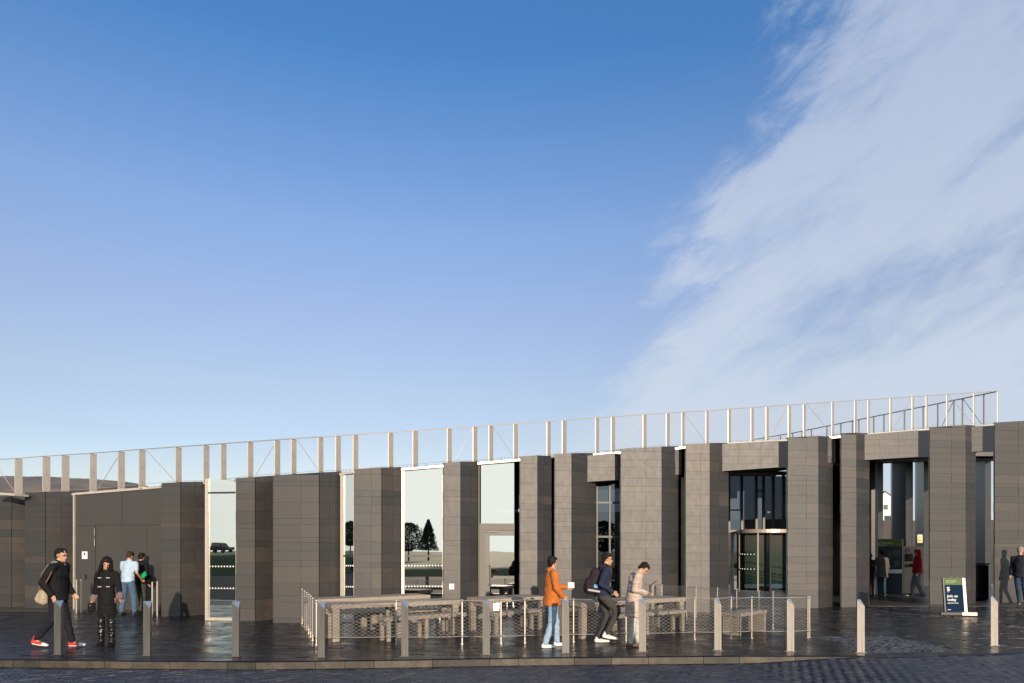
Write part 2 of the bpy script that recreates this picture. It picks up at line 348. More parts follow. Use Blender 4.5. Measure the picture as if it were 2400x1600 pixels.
# lintels: px left, px right of lit face, right end px, bottom py at left/right, host pier index on left, recess
LINT = [(8, 1376, 1440.5, 1455, 1128, 1124, 1122, .55, 1064.5, 1056.6),
        (9, 1581, 1590, 1607, 1112, 1111, 1110, .6, 1048, 1044),
        (10, 1692, 1824, 1845, 1103, 1094, 1093, .7, 1037, 1028),
        (11, 1939, 1948, 1970.5, 1084, 1083.5, 1083, .7, 1023, 1019),
        (12, 2025, 2151, 2178, 1077, 1069.5, 1069, .8, 1015, 1002.6),
        (13, 2275.6, 2301.6, 2330, 1058, 1056.5, 1056, .8, 996.5, 991.9)]
LI = []
for k, (hi, a, b, c, ba, bb, bc, rec, ta, tc_) in enumerate(LINT):
    p0 = P[hi]; p1 = P[hi+1]
    # left end lies on the pier side face
    rx = (a-CX)/FP; F = p0['F']; S = p0['S']; dv = (S-F).normalized(); t = (rx*F.y-F.x)/(dv.x-rx*dv.y); A = F+dv*t
    rb = (b-CX)/FP; YB = A.y+.02; B = Vector((rb*YB, YB))
    C = Vector(((c-CX)/FP*(YB+.34), YB+.34)); 
    zt = lambda px, Y: ZA(ta+(tc_-ta)*(px-a)/(c-a)+2, Y)
    bm = bmesh.new(); zA, zB, zC = zt(a, A.y), zt(b, YB), zt(c, C.y)
    prism(bm, [A, B, B+Vector((0, .5)), A+Vector((0, .5))], [ZA(ba, A.y), ZA(bb, YB)]+[ZA(bb, YB), ZA(ba, A.y)], [zA, zB, zB, zA])
    ln = obj('stone_lintel', bm, M['mortar'], bld); CORES.append(ln)
    bm = bmesh.new()
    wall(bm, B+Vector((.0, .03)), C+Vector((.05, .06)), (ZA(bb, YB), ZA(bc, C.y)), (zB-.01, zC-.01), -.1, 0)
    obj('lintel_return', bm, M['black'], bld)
    nc = max(1, round((B-A).length/.62)); rn = random.Random(k*7)
    cols = [(j+rn.uniform(-.18, .18))/nc for j in range(1, nc)]
    zb_ = ZA(ba, A.y); h_ = zA-zb_
    cs = [zb_-.4+0.0] + [zb_+h_*.27, zb_+h_*.55, zb_+h_*.8, zb_+h_+2]
    stone_face(A, B, zA, zB, cs, cols, len(P)+k, z0=zb_, z0B=ZA(bb, YB), toneseed=[.45, .6, .5, .4, .5], seed=300+k)
    LI.append(dict(A=A, B=B, C=C, zb=ZA(ba, A.y), zc=ZA(bc, C.y), zt=zA, ztc=zC))
# individual stones: the 300 that show largest; the rest joined per pier
STONES.sort(key=lambda s: -s[0])
FC = [(3, 2, 1, 0), (4, 5, 6, 7), (0, 1, 5, 4), (1, 2, 6, 5), (3, 7, 6, 2), (0, 4, 7, 3)]
def mesh_tone(name, vs, fs, tones, m):
    me = bpy.data.meshes.new(name); me.from_pydata(vs, [], fs); me.materials.append(m)
    at = me.attributes.new('tone', 'FLOAT', 'FACE'); at.data.foreach_set('value', tones); return me
rest = {}
for q, (ar, vs, host, tone) in enumerate(STONES):
    if q < 298:
        me = mesh_tone('cladding_stone', vs, FC, [tone]*6, M['stone'])
        link(bpy.data.objects.new('cladding_stone', me), CORES[host])
    else: rest.setdefault(host, []).append((vs, tone))
for host, lst in rest.items():
    V, Fs, T = [], [], []
    for vs, tone in lst:
        k = len(V); V += vs; Fs += [tuple(k+i for i in f) for f in FC]; T += [tone]*6
    o = link(bpy.data.objects.new('cladding_stones', mesh_tone('cladding_stones', V, Fs, T, M['stone'])), CORES[host]); o['kind'] = 'stuff'

# ------------------------------------------------------------------ fascia strips over glazed and lintel bays, roof slab
FAS = [(-30, 34, 1151, 1155, 0, 19.9), (168, 380, 1154, 1136.5, 1, 0), (480, 555, 1128, 1123, 2, 0), (795, 832, 1107, 1102, 4, 0),
       (940, 1039.5, 1096, 1088, 5, 0), (1119, 1219, 1082, 1073.5, 6, 0), (1291, 1301, 1067, 1065, 7, 0), (1372, 1455, 1063, 1056.6, 8, 0), (1579.6, 1607, 1047.8, 1043.7, 9, 0),
       (1689.6, 1845, 1037, 1028, 10, 0), (1937.5, 1970.5, 1023, 1019, 11, 0), (2025, 2178, 1015, 1002.6, 12, 0), (2275, 2330, 996.5, 991.9, 13, 0)]
for (a, b, ya, yb, hi, Yf) in FAS:
    YA_ = P[hi]['S'].y-.12 if not Yf else Yf; YB_ = P[hi+1]['L'].y-.02 if not Yf else Yf-.2
    if hi in (7,): YA_ += .2
    if hi == 1: YA_, YB_ = 19.86, 19.06
    A = PX(a, YA_); B = PX(b, YB_)
    zA = ZA(ya, YA_); zB = ZA(yb, YB_); th = 5.2*YA_/FP
    bm = bmesh.new(); wall(bm, A, B, (zA-th, zB-th), (zA, zB), -.45, .0)
    obj('roof_trim', bm, M['fascia'], bld)
# roof: turf-topped slab following the tops
rl = []
for p in P:
    if p is P[2]: q_ = PX(380, 19.12); rl.append((Vector((q_.x-.02, q_.y)), ZA(1138, 19.12)))
    rl.append((p['L']+Vector((0, .25)), p['zl'])); rl.append((p['S']+Vector((0, .12)), p['zs']))
rv = []; rf = []
bk = 34.0
for k, (q, z) in enumerate(rl):
    zb2 = z+.10 if q.x < 2 else z+.55
    rv += [(q.x, q.y, z-.035), (q.x*1.06, bk, zb2), (q.x, q.y, z-.075), (q.x*1.06, bk, zb2-.40)]
for k in range(len(rl)-1):
    a = 4*k; b = a+4
    rf += [(a, b, b+1, a+1), (a+2, a+3, b+3, b+2), (a, a+2, b+2, b), (a+1, b+1, b+3, a+3)]
rf += [(0, 1, 3, 2), (4*len(rl)-4, 4*len(rl)-2, 4*len(rl)-1, 4*len(rl)-3)]
obj('roof', (rv, rf), M['turf'], bld)
# turf blades along the roof edge
rw = Raw(); rn = random.Random(5)
for k in range(len(rl)-1):
    (q0, z0_), (q1, z1_) = rl[k], rl[k+1]
    for j in range(int((q1-q0).length*70)):
        t = rn.random(); q = q0.lerp(q1, t); z = z0_+(z1_-z0_)*t; x = q.x+rn.uniform(-.02, .02); y = q.y+rn.uniform(-.06, .5); h = rn.uniform(.03, .10)
        kk = len(rw.v); rw.v += [Vector((x-.006, y, z-.03)), Vector((x+.006, y, z-.03)), Vector((x+rn.uniform(-.04, .04), y+rn.uniform(-.03, .03), z+h-.02))]; rw.f.append((kk, kk+1, kk+2))
obj('roof_turf', (rw.v, rw.f), M['turf'], bld, kind='stuff')

# ------------------------------------------------------------------ window bays
def seg(i, back0=.10, back1=.05):
    """glazing line between pier i (side end) and pier i+1 (front-left)"""
    Lq = P[i+1]['L']; S_ = P[i]['S']; Y_ = min(S_.y-.02, Lq.y+.16)
    return Vector((S_.x/S_.y*Y_, Y_)), Lq+Vector((.0, back1))
def lerp2(A, B, t): return A+(B-A)*t
def window(i, transoms, label, sill=.0, mid=None, m='glass', lower_frame=0.0):
    A, B = seg(i)
    zA = P[i]['zs']-.07; zB = P[i+1]['zl']-.06
    fr = bmesh.new()
    w_ = .07/((B-A).length)
    wall(fr, A, lerp2(A, B, w_), 0, (zA, zA), -.06, .03); wall(fr, A+Vector((.0, .07)), A+Vector((.03, .9)), 0, zA, 0, .03)
    wall(fr, lerp2(A, B, 1-w_*.5), B, 0, (zB, zB), -.06, .03)
    wall(fr, lerp2(A, B, w_+.001), lerp2(A, B, 1-w_*.5-.001), 0, sill+.07, -.06, .03)
    wd = obj('window', fr, M['fascia'], bld, label=label)
    gz = [sill+.07]+[t for t in transoms]+[None]
    for k in range(len(gz)-1):
        b0 = gz[k]+(.025 if k else 0); g = bmesh.new()
        A2 = lerp2(A, B, w_+.002); B2 = lerp2(A, B, 1-w_*.5-.002)
        t0 = (zA-.0, zB-.0) if gz[k+1] is None else (gz[k+1]-.02, gz[k+1]-.02)
        wall(g, A2, B2, b0, t0, -.03, -.018)
        obj('pane', g, M[m], wd)
    for t in transoms:
        g = bmesh.new(); wall(g, lerp2(A, B, w_+.003), lerp2(A, B, 1-w_*.5-.003), t-.018, t+.023, -.05, .0)
        obj('transom', g, M['frame_dark'], wd)
    return wd, A, B
def dots(A, B, z, t0, t1, n, host, off=-.012):
    bm = bmesh.new(); u = (B-A).normalized(); nn = Vector((u.y, -u.x))
    for k in range(n):
        c = lerp2(A, B, t0+(t1-t0)*k/(n-1))+nn*off
        M4 = Matrix.Translation((c.x, c.y, z)) @ Matrix(((u.x, 0, nn.x, 0), (u.y, 0, nn.y, 0), (0, 1, 0, 0), (0, 0, 0, 1)))
        bmesh.ops.create_cone(bm, cap_ends=True, segments=10, radius1=.02, radius2=.02, depth=.003, matrix=M4)
    obj('marking_dots', bm, M['white'], host, kind='stuff')
w1, A, B = window(2, [ZA(1157, 17.2)], 'narrow glass door panel with one thin bar near its top')
dots(A, B, ZA(1325, 17.2), .12, .95, 10, w1); dots(A, B, ZA(1375, 17.2), .12, .95, 10, w1)
w2, A, B = window(4, [ZA(1302, 16.5)], 'narrowest pale window with a dark bar low across it')
dots(A, B, ZA(1324, 16.5), .35, .95, 5, w2); dots(A, B, ZA(1373, 16.5), .35, .95, 5, w2)
w3, A, B = window(5, [ZA(1302, 16.8)], 'wide pale window with a dark bar low across it')
dots(A, B, ZA(1324, 16.8), .1, .94, 13, w3); dots(A, B, ZA(1373, 16.8), .1, .94, 13, w3)
# glazed door bay (between piers 6 and 7)
A, B = seg(6, 0, .12)
zT = ZA(1232, 17.3)
zA = P[6]['zs']-.07; zB = P[7]['zl']-.06
fr = bmesh.new(); Bg = lerp2(A, B, .86); wu = .07/((B-A).length)
wall(fr, A, lerp2(A, B, wu*.4), 0, (zA, zA), -.06, .03)
wall(fr, lerp2(A, B, wu*.4+.001), Bg, zT-.10, zT+.07, -.06, .05)
wall(fr, lerp2(A, B, wu*.4+.001), lerp2(A, B, .16), 0, zT-.102, -.06, .05)
M['door_frame'] = mat('beige_door_frame', (.165, .150, .132), .65)
wd = obj('window', fr, M['door_frame'], bld, label='tall glazed bay with a pale glass door in its lower half')
g = bmesh.new(); wall(g, lerp2(A, B, wu), Bg, zT+.072, (zA, zB), -.03, -.018); obj('pane', g, M['glass'], wd)
g = bmesh.new(); wall(g, lerp2(Bg, B, .05), B+Vector((.02, .3)), 0, zB, -.09, -.06); obj('side_pane', g, M['glass_dark'], wd)
g = bmesh.new(); wall(g, lerp2(A, B, .162), Bg, zT-.23, zT-.104, -.04, .02)
wall(g, lerp2(A, B, .162), lerp2(A, B, .27), 0.01, zT-.232, -.04, .02); wall(g, lerp2(A, B, .272), Bg, .01, .12, -.04, .02)
dr = obj('glass_door', g, M['frame_grey'], bld)
g = bmesh.new(); wall(g, lerp2(A, B, .272), Bg, .122, zT-.234, -.02, -.01); obj('pane', g, M['glass'], dr)
g = bmesh.new(); c = lerp2(A, B, .29); c3 = Vector((c.x, c.y-.07, 0)); z1 = ZA(1323, 17.3); z2 = ZA(1371, 17.3)
tube(g, c3+Vector((0, 0, z2)), c3+Vector((0, 0, z1)), .014)
for z in (z1-.02, z2+.02): tube(g, c3+Vector((-.08, .055, z)), c3+Vector((0, 0, z)), .01)
obj('handle', g, M['steel'], dr)
g = bmesh.new(); wall(g, lerp2(A, B, .19), lerp2(A, B, .48), zT-.16, zT-.12, .02, .07); obj('door_closer', g, M['frame_dark'], dr)
# narrow dark slot between piers 7 and 8, and dark bays 8, 9
for i in (7,):
    g = bmesh.new(); wall(g, P[i]['S']+Vector((-.2, .5)), P[i+1]['L']+Vector((.2, .8)), 0, P[i]['zs']-.1, -.05, 0); obj('slot_shade', g, M['black'], bld)  # black sheet stands in for the shade deep in the open recess
def dark_bay(i, back, transoms, mulls, label, jamb=None):
    A = P[i]['S']+Vector((-.15, back)); B = P[i+1]['L']+Vector((.35, back)); zt = LI[{8: 0, 9: 1}[i]]['zb']+.15
    fr = bmesh.new(); n = len(mulls)
    ms = [0]+mulls+[1]
    for t in ms:
        a = max(0, t-.02); b = min(1, t+.02); wall(fr, lerp2(A, B, a), lerp2(A, B, b), 0, zt, -.08, .04)
    wd = obj('window', fr, M['frame_dark'], bld, label=label)
    for j in range(len(ms)-1):
        zz_ = [0.0]+transoms+[zt]
        for k in range(len(zz_)-1):
            g = bmesh.new(); wall(g, lerp2(A, B, ms[j]+.021), lerp2(A, B, ms[j+1]-.021), zz_[k]+.03, zz_[k+1]-.03, -.03, -.018); obj('pane', g, M['glass_dark'], wd)
            if k: g = bmesh.new(); wall(g, lerp2(A, B, ms[j]+.022), lerp2(A, B, ms[j+1]-.022), zz_[k]-.028, zz_[k]+.028, -.06, .03); obj('transom', g, M['frame_dark'], wd)
    return wd
dark_bay(8, .55, [2.1, 3.05], [.52], 'dark tall window under the first stone lintel')
dark_bay(9, .9, [2.3], [], 'slot of dark glass between two close piers')
g = bmesh.new(); q = PX(1601, P[9]['S'].y+.35); wall(g, q+Vector((-.05, 0, 0)), q+Vector((.05, 0, 0)), 0, LI[1]['zb'], -.08, 0); obj('door_jamb', g, M['fascia'], bld)
g = bmesh.new(); q = PX(1399.5, P[8]['S'].y+.3); wall(g, q+Vector((-.02, 0, 0)), q+Vector((.02, 0, 0)), 0, LI[0]['zb'], -.06, 0); obj('window_jamb', g, M['frame_grey'], bld)
# ------------------------------------------------------------------ door bay with metal panels (between piers 1 and 2)
A = Vector(PX(175, 19.9)[:2]); B = Vector(PX(384, 19.1)[:2])
zA = ZA(1158.5, 19.9); zB = ZA(1141, 19.1)
def tb(px):
    rx = (px-CX)/FP; d = B-A; return (rx*A.y-A.x)/(d.x-rx*d.y)
bm = bmesh.new(); wall(bm, A, B, 0, (zA, zB), -.3, -.02); pb = obj('panel_wall', bm, M['mortar'], bld)
zd = ZA(1229.5, 19.6)
def panel(a, b, z0, z1, name='metal_panel', m='panel', pro=.0, parent=None):
    ta, tb_ = tb(a), tb(b); ga = .003
    g = bmesh.new(); wall(g, lerp2(A, B, ta+ga*.6), lerp2(A, B, tb_-ga*.6), z0+ga, (z1[0]-ga, z1[1]-ga) if isinstance(z1, tuple) else z1-ga, -.019, .012+pro)
    return obj(name, g, M[m], pb if parent is None else parent)
def ztp(px): t = tb(px); return zA+(zB-zA)*t
panel(177, 287, zd, (ztp(177), ztp(287))); panel(287, 383, zd, (ztp(287), ztp(383)))
panel(177, 224, 0, zd); panel(311, 345, 0, zd); panel(345, 383, 0, zd)
dr = panel(224, 311, .02, zd, 'metal_door', 'panel', -.012)
for (y0, y1) in ((1237.5, 1255), (1260.5, 1278)):
    g = bmesh.new(); q = lerp2(A, B, tb(223)); tube(g, (q.x, q.y-.03, ZA(y1, 19.7)), (q.x, q.y-.03, ZA(y0, 19.7)), .014); obj('hinge', g, M['steel'], dr)
g = bmesh.new(); wall(g, lerp2(A, B, tb(174.4)), lerp2(A, B, tb(177)), 0, ztp(175), -.02, .05); obj('corner_trim', g, M['fascia'], pb)
g = bmesh.new(); q0 = lerp2(A, B, tb(193.4)); q1 = lerp2(A, B, tb(206)); wall(g, q0, q1, ZA(1308.5, 19.7), ZA(1291, 19.7), .013, .02); nb = obj('notice_plate', g, M['paper'], pb)
g = bmesh.new(); q = lerp2(q0, q1, .5); tube(g, (q.x, q.y-.018, ZA(1296.5, 19.7)), (q.x, q.y-.026, ZA(1296.5, 19.7)), .035, 12); obj('notice_symbol', g, M['frame_dark'], nb)
g = bmesh.new(); q0 = lerp2(A, B, tb(195)); q1 = lerp2(A, B, tb(204.4)); wall(g, q0, q1, ZA(1356, 19.7), ZA(1345.5, 19.7), .013, .06); kp = obj('keypad', g, M['frame_dark'], pb)
g = bmesh.new(); q0 = lerp2(A, B, tb(197)); q1 = lerp2(A, B, tb(202)); wall(g, q0, q1, ZA(1355, 19.7), ZA(1346.5, 19.7), .061, .066); obj('keypad_cover', g, M['steel'], kp)
# plates on piers
def plate(px0, px1, y0, y1, pier, mat_, name):
    A0, B0 = P[pier]['L'], P[pier]['F']; u = (B0-A0)
    def tt(px): rx = (px-CX)/FP; return (rx*A0.y-A0.x)/(u.x-rx*u.y)
    g = bmesh.new(); Y = A0.y; wall(g, A0+u*tt(px0), A0+u*tt(px1), ZA(y1, Y), ZA(y0, Y), .03, .045); return obj(name, g, M[mat_], CORES[pier])
plate(1053, 1064.5, 1366.5, 1379.5, 6, 'paper', 'white_plate')
# ------------------------------------------------------------------ room behind the glass
bm = bmesh.new()
box(bm, (-5.5, 26.1, .005), (21, 13.6, .01)); obj('interior_floor', bm, M['floor_in'], bld)
bm = bmesh.new(); wall(bm, (-18, 31.5), (6.9, 31.5), 0, 3.5, -.2, 0); obj('interior_wall', bm, M['interior'], bld)
bm = bmesh.new(); wall(bm, (6.5, 21.2), (6.5, 31.2), 0, 4.7, -.2, 0); obj('interior_wall', bm, M['interior'], bld)
M['orange'] = mat('warm_lit_display', (.55, .20, .05), .5, var=.4, vscale=6)  # warm indoor light on the display is put into this orange
M['shelf'] = mat('shelf_wood', (.25, .13, .06), .6)
disp = thing('shop_display', 'orange shop display stand seen through the wide pale window', 'display stand', (PX(1012, 19.5).x, 19.5, 0))
bm = bmesh.new(); box(bm, (0, 0, .5), (.75, .5, 1.0)); obj('counter', bm, M['shelf'], disp)
bm = bmesh.new(); box(bm, (0, .1, 1.28), (.8, .12, .5)); obj('header_board', bm, M['orange'], disp)
bm = bmesh.new()
for k in range(7): box(bm, (-.3+k*.1, -.05, 1.06), (.07, .1, .1+.03*(k % 3)))
obj('goods', bm, M['orange'], disp, kind='stuff')

# ------------------------------------------------------------------ porch (right), its glazing, revolving door and far piers
pz = 34.0
bm = bmesh.new(); box(bm, (17, 28, .004), (27, 14, .008)); obj('porch_floor', bm, mat('porch_paving', (.07, .066, .06), .38, var=.2, vscale=2, bump=.3, bscale=12), bld)
bm = bmesh.new(); prism(bm, [(6.7, 22.6), (19.5, 24.3), (24, 35.2), (6.7, 35.2)], [4.75, 5.0, 6.3, 6.15], [4.8, 5.05, 6.35, 6.2]); obj('porch_ceiling', bm, M['soffit'], bld)
FARP = [(2038, 2052, 2070), (2091, 2123, 2140), (2148.6, 2165, 2182), (2284, 2309, 2323)]
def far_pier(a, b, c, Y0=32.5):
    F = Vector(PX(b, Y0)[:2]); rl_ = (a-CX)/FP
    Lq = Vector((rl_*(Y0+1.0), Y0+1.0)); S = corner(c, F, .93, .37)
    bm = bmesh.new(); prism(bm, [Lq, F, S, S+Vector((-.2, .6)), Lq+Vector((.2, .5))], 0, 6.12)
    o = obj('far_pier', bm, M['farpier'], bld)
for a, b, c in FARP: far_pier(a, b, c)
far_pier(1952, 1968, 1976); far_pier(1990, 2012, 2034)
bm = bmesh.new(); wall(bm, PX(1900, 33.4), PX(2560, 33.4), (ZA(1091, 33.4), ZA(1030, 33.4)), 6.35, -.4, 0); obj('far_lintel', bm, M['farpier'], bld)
# porch side wall in dark glass, left of the passage; revolving door front at Y=30
Yd = 29.6
xa, xb = PX(1700, Yd).x, PX(1862, Yd).x
bm = bmesh.new(); wall(bm, (xb+.05, Yd), (xb+1.9, Yd-3), 0, 5.2, -.2, 0); obj('porch_wall', bm, M['black'], bld)
bm = bmesh.new(); wall(bm, (xb+1.9, Yd-3), (xb+2.15, Yd+5.5), 0, 5.6, -.2, 0); obj('porch_wall', bm, M['black'], bld)
zdr = ZA(1247, Yd); zhd = ZA(1112, Yd)
fr = bmesh.new()
wall(fr, (xa, Yd), (xb, Yd), zhd, zhd+.16, -.1, .1)
wall(fr, (xa, Yd), (xb, Yd), zdr-.02, zdr+.12, -.1, .05)
ent = obj('entrance_glazing', fr, M['frame_dark'], bld)
mx_ = [1707, 1737, 1741, 1753, 1772, 1790, 1812, 1836, 1862]
for k, px in enumerate([1708, 1738, 1772, 1789, 1812, 1836]):
    g = bmesh.new(); x = PX(px, Yd).x; box(g, (x, Yd, (zdr+.13+zhd)/2), (.09, .16, zhd-zdr-.14)); obj('mullion', g, M['frame_dark'], ent)
xs = [PX(p_, Yd).x for p_ in (1708, 1738, 1772, 1789, 1812, 1836, 1866)]
tz = [ZA(1194, Yd), None, ZA(1149, Yd), ZA(1199, Yd), None, ZA(1155, Yd)]
for k in range(6):
    a = xs[k]+.05; b = xs[k+1]-.05
    lo, hi_ = zdr+.13, zhd-.01; cuts = [lo, tz[k], hi_] if tz[k] else [lo, hi_]
    for j in range(len(cuts)-1):
        sk = random.Random(k*3+j).uniform(-.01, .01)
        g = bmesh.new(); wall(g, (a, Yd+sk), (b, Yd-sk), cuts[j]+.03, cuts[j+1]-.03, -.02, 0); obj('pane', g, M['glass_dark'], ent)
    if tz[k]: g = bmesh.new(); box(g, ((a+b)/2, Yd, tz[k]), (b-a, .1, .055)); obj('transom', g, M['frame_dark'], ent)
g = bmesh.new(); wall(g, (xa+.1, Yd-.3), (PX(1812, Yd).x, Yd-.3), ZA(1116, Yd), ZA(1108, Yd), -.1, .05); obj('head_trim', g, M['steel'], ent)
rdx = (PX(1720, Yd).x+PX(1831, Yd).x)/2; rr = 1.12
rd = obj('revolving_door', (lambda b: (bmesh.ops.create_cone(b, cap_ends=True, segments=40, radius1=rr+.03, radius2=rr+.03, depth=.14, matrix=Matrix.Translation((rdx, Yd-.9, zdr+.02))), b)[1])(bmesh.new()), M['fascia'], bld)
def arc_pane(a0, a1, name='curved_pane'):
    g = bmesh.new(); n = 8
    for k in range(n):
        t0 = R(a0+(a1-a0)*k/n); t1 = R(a0+(a1-a0)*(k+1)/n)
        p0 = Vector((rdx+rr*math.cos(t0), Yd-.9+rr*math.sin(t0), 0)); p1 = Vector((rdx+rr*math.cos(t1), Yd-.9+rr*math.sin(t1), 0))
        wall(g, p0, p1, .05, zdr-.06, -.012, 0)
    obj(name, g, M['glass_clear'], rd)
arc_pane(185, 235); arc_pane(305, 355)
for a in (185, 235, 305, 355):
    g = bmesh.new(); t = R(a); tube(g, (rdx+rr*math.cos(t), Yd-.9+rr*math.sin(t), .01), (rdx+rr*math.cos(t), Yd-.9+rr*math.sin(t), zdr-.06), .035, 8); obj('post', g, M['fascia'], rd)
for k in range(3):
    t = R(20+k*120); e = Vector((rdx+(rr-.08)*math.cos(t), Yd-.9+(rr-.08)*math.sin(t), 0)); c = Vector((rdx, Yd-.9, 0))
    g = bmesh.new(); wall(g, c, e, .12, zdr-.12, -.01, .01); lf = obj('door_leaf', g, M['glass_clear'], rd)
    g = bmesh.new(); wall(g, c, e, .03, .12, -.025, .025); wall(g, c, e, zdr-.12, zdr-.07, -.025, .025); tube(g, e+Vector((0, 0, .03)), e+Vector((0, 0, zdr-.07)), .03, 6); obj('leaf_frame', g, M['frame_dark'], lf)
g = bmesh.new(); tube(g, (rdx, Yd-.9, .02), (rdx, Yd-.9, zdr-.05), .05); box(g, (rdx-.1, Yd-1.0, .13), (.5, .12, .2)); obj('centre_post', g, M['steel'], rd)
g = bmesh.new()
for z in (ZA(1297, Yd), ZA(1330, Yd)):
    for k in range(22):
        t = R(190+k*7.5)
        if 236 < math.degrees(t) < 304: continue
        box(g, (rdx+(rr+.012)*math.cos(t), Yd-.9+(rr+.012)*math.sin(t), z), (.035, .035, .035))
obj('marking_dots', g, M['white'], rd, kind='stuff')
for px in (1716, 1846):
    g = bmesh.new(); x = PX(px, Yd-.2).x; box(g, (x, Yd-.2, zdr/2), (.14, .1, zdr)); obj('side_post', g, M['fascia'], ent)
for (a, b) in ((1718, 1738), (1834, 1866)):
    g = bmesh.new(); wall(g, PX(a, Yd), PX(b, Yd), .02, zdr-.03, -.02, 0); obj('low_pane', g, M['glass_dark'], ent)
# ticket panel and machine
M['green'] = mat('olive_green_sign', (.12, .15, .02), .5)
M['navy'] = mat('navy_panel', (.02, .035, .055), .3)
M['cream'] = mat('cream_metal', (.42, .37, .30), .45, .2)
M['magenta'] = mat('magenta_disc', (.45, .02, .16), .5)
M['screen'] = mat('dark_screen', (.012, .013, .016), .2)
def text(body, size, loc, rot, m, parent, name='lettering', ext=.001, align='LEFT', bold=0., sx=1.):
    c = bpy.data.curves.new(name, 'FONT'); c.body = body; c.size = size; c.extrude = ext; c.align_x = align; c.offset = bold; c.resolution_u = 3; c.space_line = .95
    t = bpy.data.objects.new(name, c); COL.objects.link(t)
    dg = bpy.context.evaluated_depsgraph_get(); me = bpy.data.meshes.new_from_object(t.evaluated_get(dg)); bpy.data.objects.remove(t)
    me.materials.clear(); me.materials.append(m); o = link(bpy.data.objects.new(name, me), parent); o.location = loc; o.rotation_euler = rot; o.scale = (sx, 1, 1); return o
Yt = 27.4
def pbox(g, x0, x1, y0, y1, Y, d): box(g, ((PX(x0, Y).x+PX(x1, Y).x)/2, Y+d/2, (ZA(y0, Y)+ZA(y1, Y))/2), (PX(x1, Y).x-PX(x0, Y).x, d, abs(ZA(y0, Y)-ZA(y1, Y))))
tk = thing('map_board', 'tall dark information board with an olive green header inside the porch', 'information board', (0, 0, 0))
g = bmesh.new(); pbox(g, 2030, 2114, 1279.2, 1389, Yt, .35); obj('board', g, M['navy'], tk)
g = bmesh.new(); pbox(g, 2030, 2114, 1261.6, 1279, Yt-.02, .38); hb = obj('header', g, M['green'], tk)
g = bmesh.new(); pbox(g, 2114.2, 2118, 1261.6, 1389, Yt-.02, .38); obj('edge_post', g, M['cream'], tk)
g = bmesh.new(); pbox(g, 2030, 2114, 1333, 1342, Yt-.06, .05); obj('shelf', g, M['paper'], tk)
g = bmesh.new()
for a, b, c, d in ((2046, 2062, 1288, 1300), (2046, 2058, 1303, 1322), (2080, 2090, 1290, 1312), (2094, 2108, 1312, 1326), (2092, 2110, 1287, 1303)): pbox(g, a, b, c, d, Yt-.012, .01)
obj('map_print', g, mat('map_print', (.06, .075, .07), .4), tk)
px1 = PX(2044.5, Yt).x
text("Giant's Causeway", .105, (px1, Yt-.025, ZA(1272.6, Yt)), (R(90), 0, 0), M['paper'], hb)
text("World Heritage Site", .07, (px1, Yt-.025, ZA(1277.2, Yt)), (R(90), 0, 0), M['paper'], hb)
M2 = thing('ticket_machine', 'cream ticket machine with a magenta i disc beside the information board', 'ticket machine', (0, 0, 0))
g = bmesh.new(); pbox(g, 2119, 2165, 1279, 1391, Yt+.1, .4); obj('cabinet', g, M['cream'], M2)
g = bmesh.new(); pbox(g, 2121, 2140, 1296, 1314, Yt+.08, .03); obj('screen', g, M['screen'], M2)
for a, b in ((2121.5, 2133), (2136, 2147)):
    g = bmesh.new(); pbox(g, a, b, 1320.5, 1327.5, Yt+.08, .03); obj('slot', g, M['screen'], M2)
g = bmesh.new(); c = PX(2126.3, Yt+.1); tube(g, (c.x, Yt+.1, ZA(1288, Yt)), (c.x, Yt+.085, ZA(1288, Yt)), .09, 20); ds = obj('info_disc', g, M['magenta'], M2)
text("i", .16, (c.x-.02, Yt+.08, ZA(1291, Yt)), (R(90), 0, 0), M['paper'], ds, bold=.004)
ws = thing('warning_sign', 'yellow and white warning sign on the dark pier behind the ticket machine', 'sign', (0, 0, 0))
g = bmesh.new(); pbox(g, 2150.4, 2162, 1251.5, 1270.5, 31.6, .02); wb = obj('board', g, M['paper'], ws)
g = bmesh.new(); pbox(g, 2151.6, 2160.8, 1261.5, 1269.5, 31.59, .008); obj('yellow_panel', g, mat('warning_yellow', (.75, .45, .02), .5), ws)
g = bmesh.new(); c = PX(2156.2, 31.59); zc = ZA(1257, 31.6); tri = [g.verts.new(v) for v in ((c.x-.085, 31.59, zc-.06), (c.x+.085, 31.59, zc-.06), (c.x, 31.59, zc+.09), (c.x-.085, 31.585, zc-.06), (c.x+.085, 31.585, zc-.06), (c.x, 31.585, zc+.09))]
g.faces.new(tri[3:]); g.faces.new((tri[0], tri[1], tri[4], tri[3])); g.faces.new((tri[1], tri[2], tri[5], tri[4])); g.faces.new((tri[2], tri[0], tri[3], tri[5])); obj('warning_triangle', g, mat('warning_yellow_b', (.75, .45, .02), .5), ws)
bin_ = thing('litter_bin', 'black litter bin in the dark gap left of the last pier', 'bin', (PX(2296, 23.6).x, 23.6, 0))
g = bmesh.new(); box(g, (0, 0, .62), (.38, .4, 1.2)); bevel(g, .02); obj('body', g, M['black'], bin_)
g = bmesh.new(); box(g, (0, 0, 1.26), (.42, .44, .05)); bevel(g, .01); obj('lid', g, M['screen'], bin_)

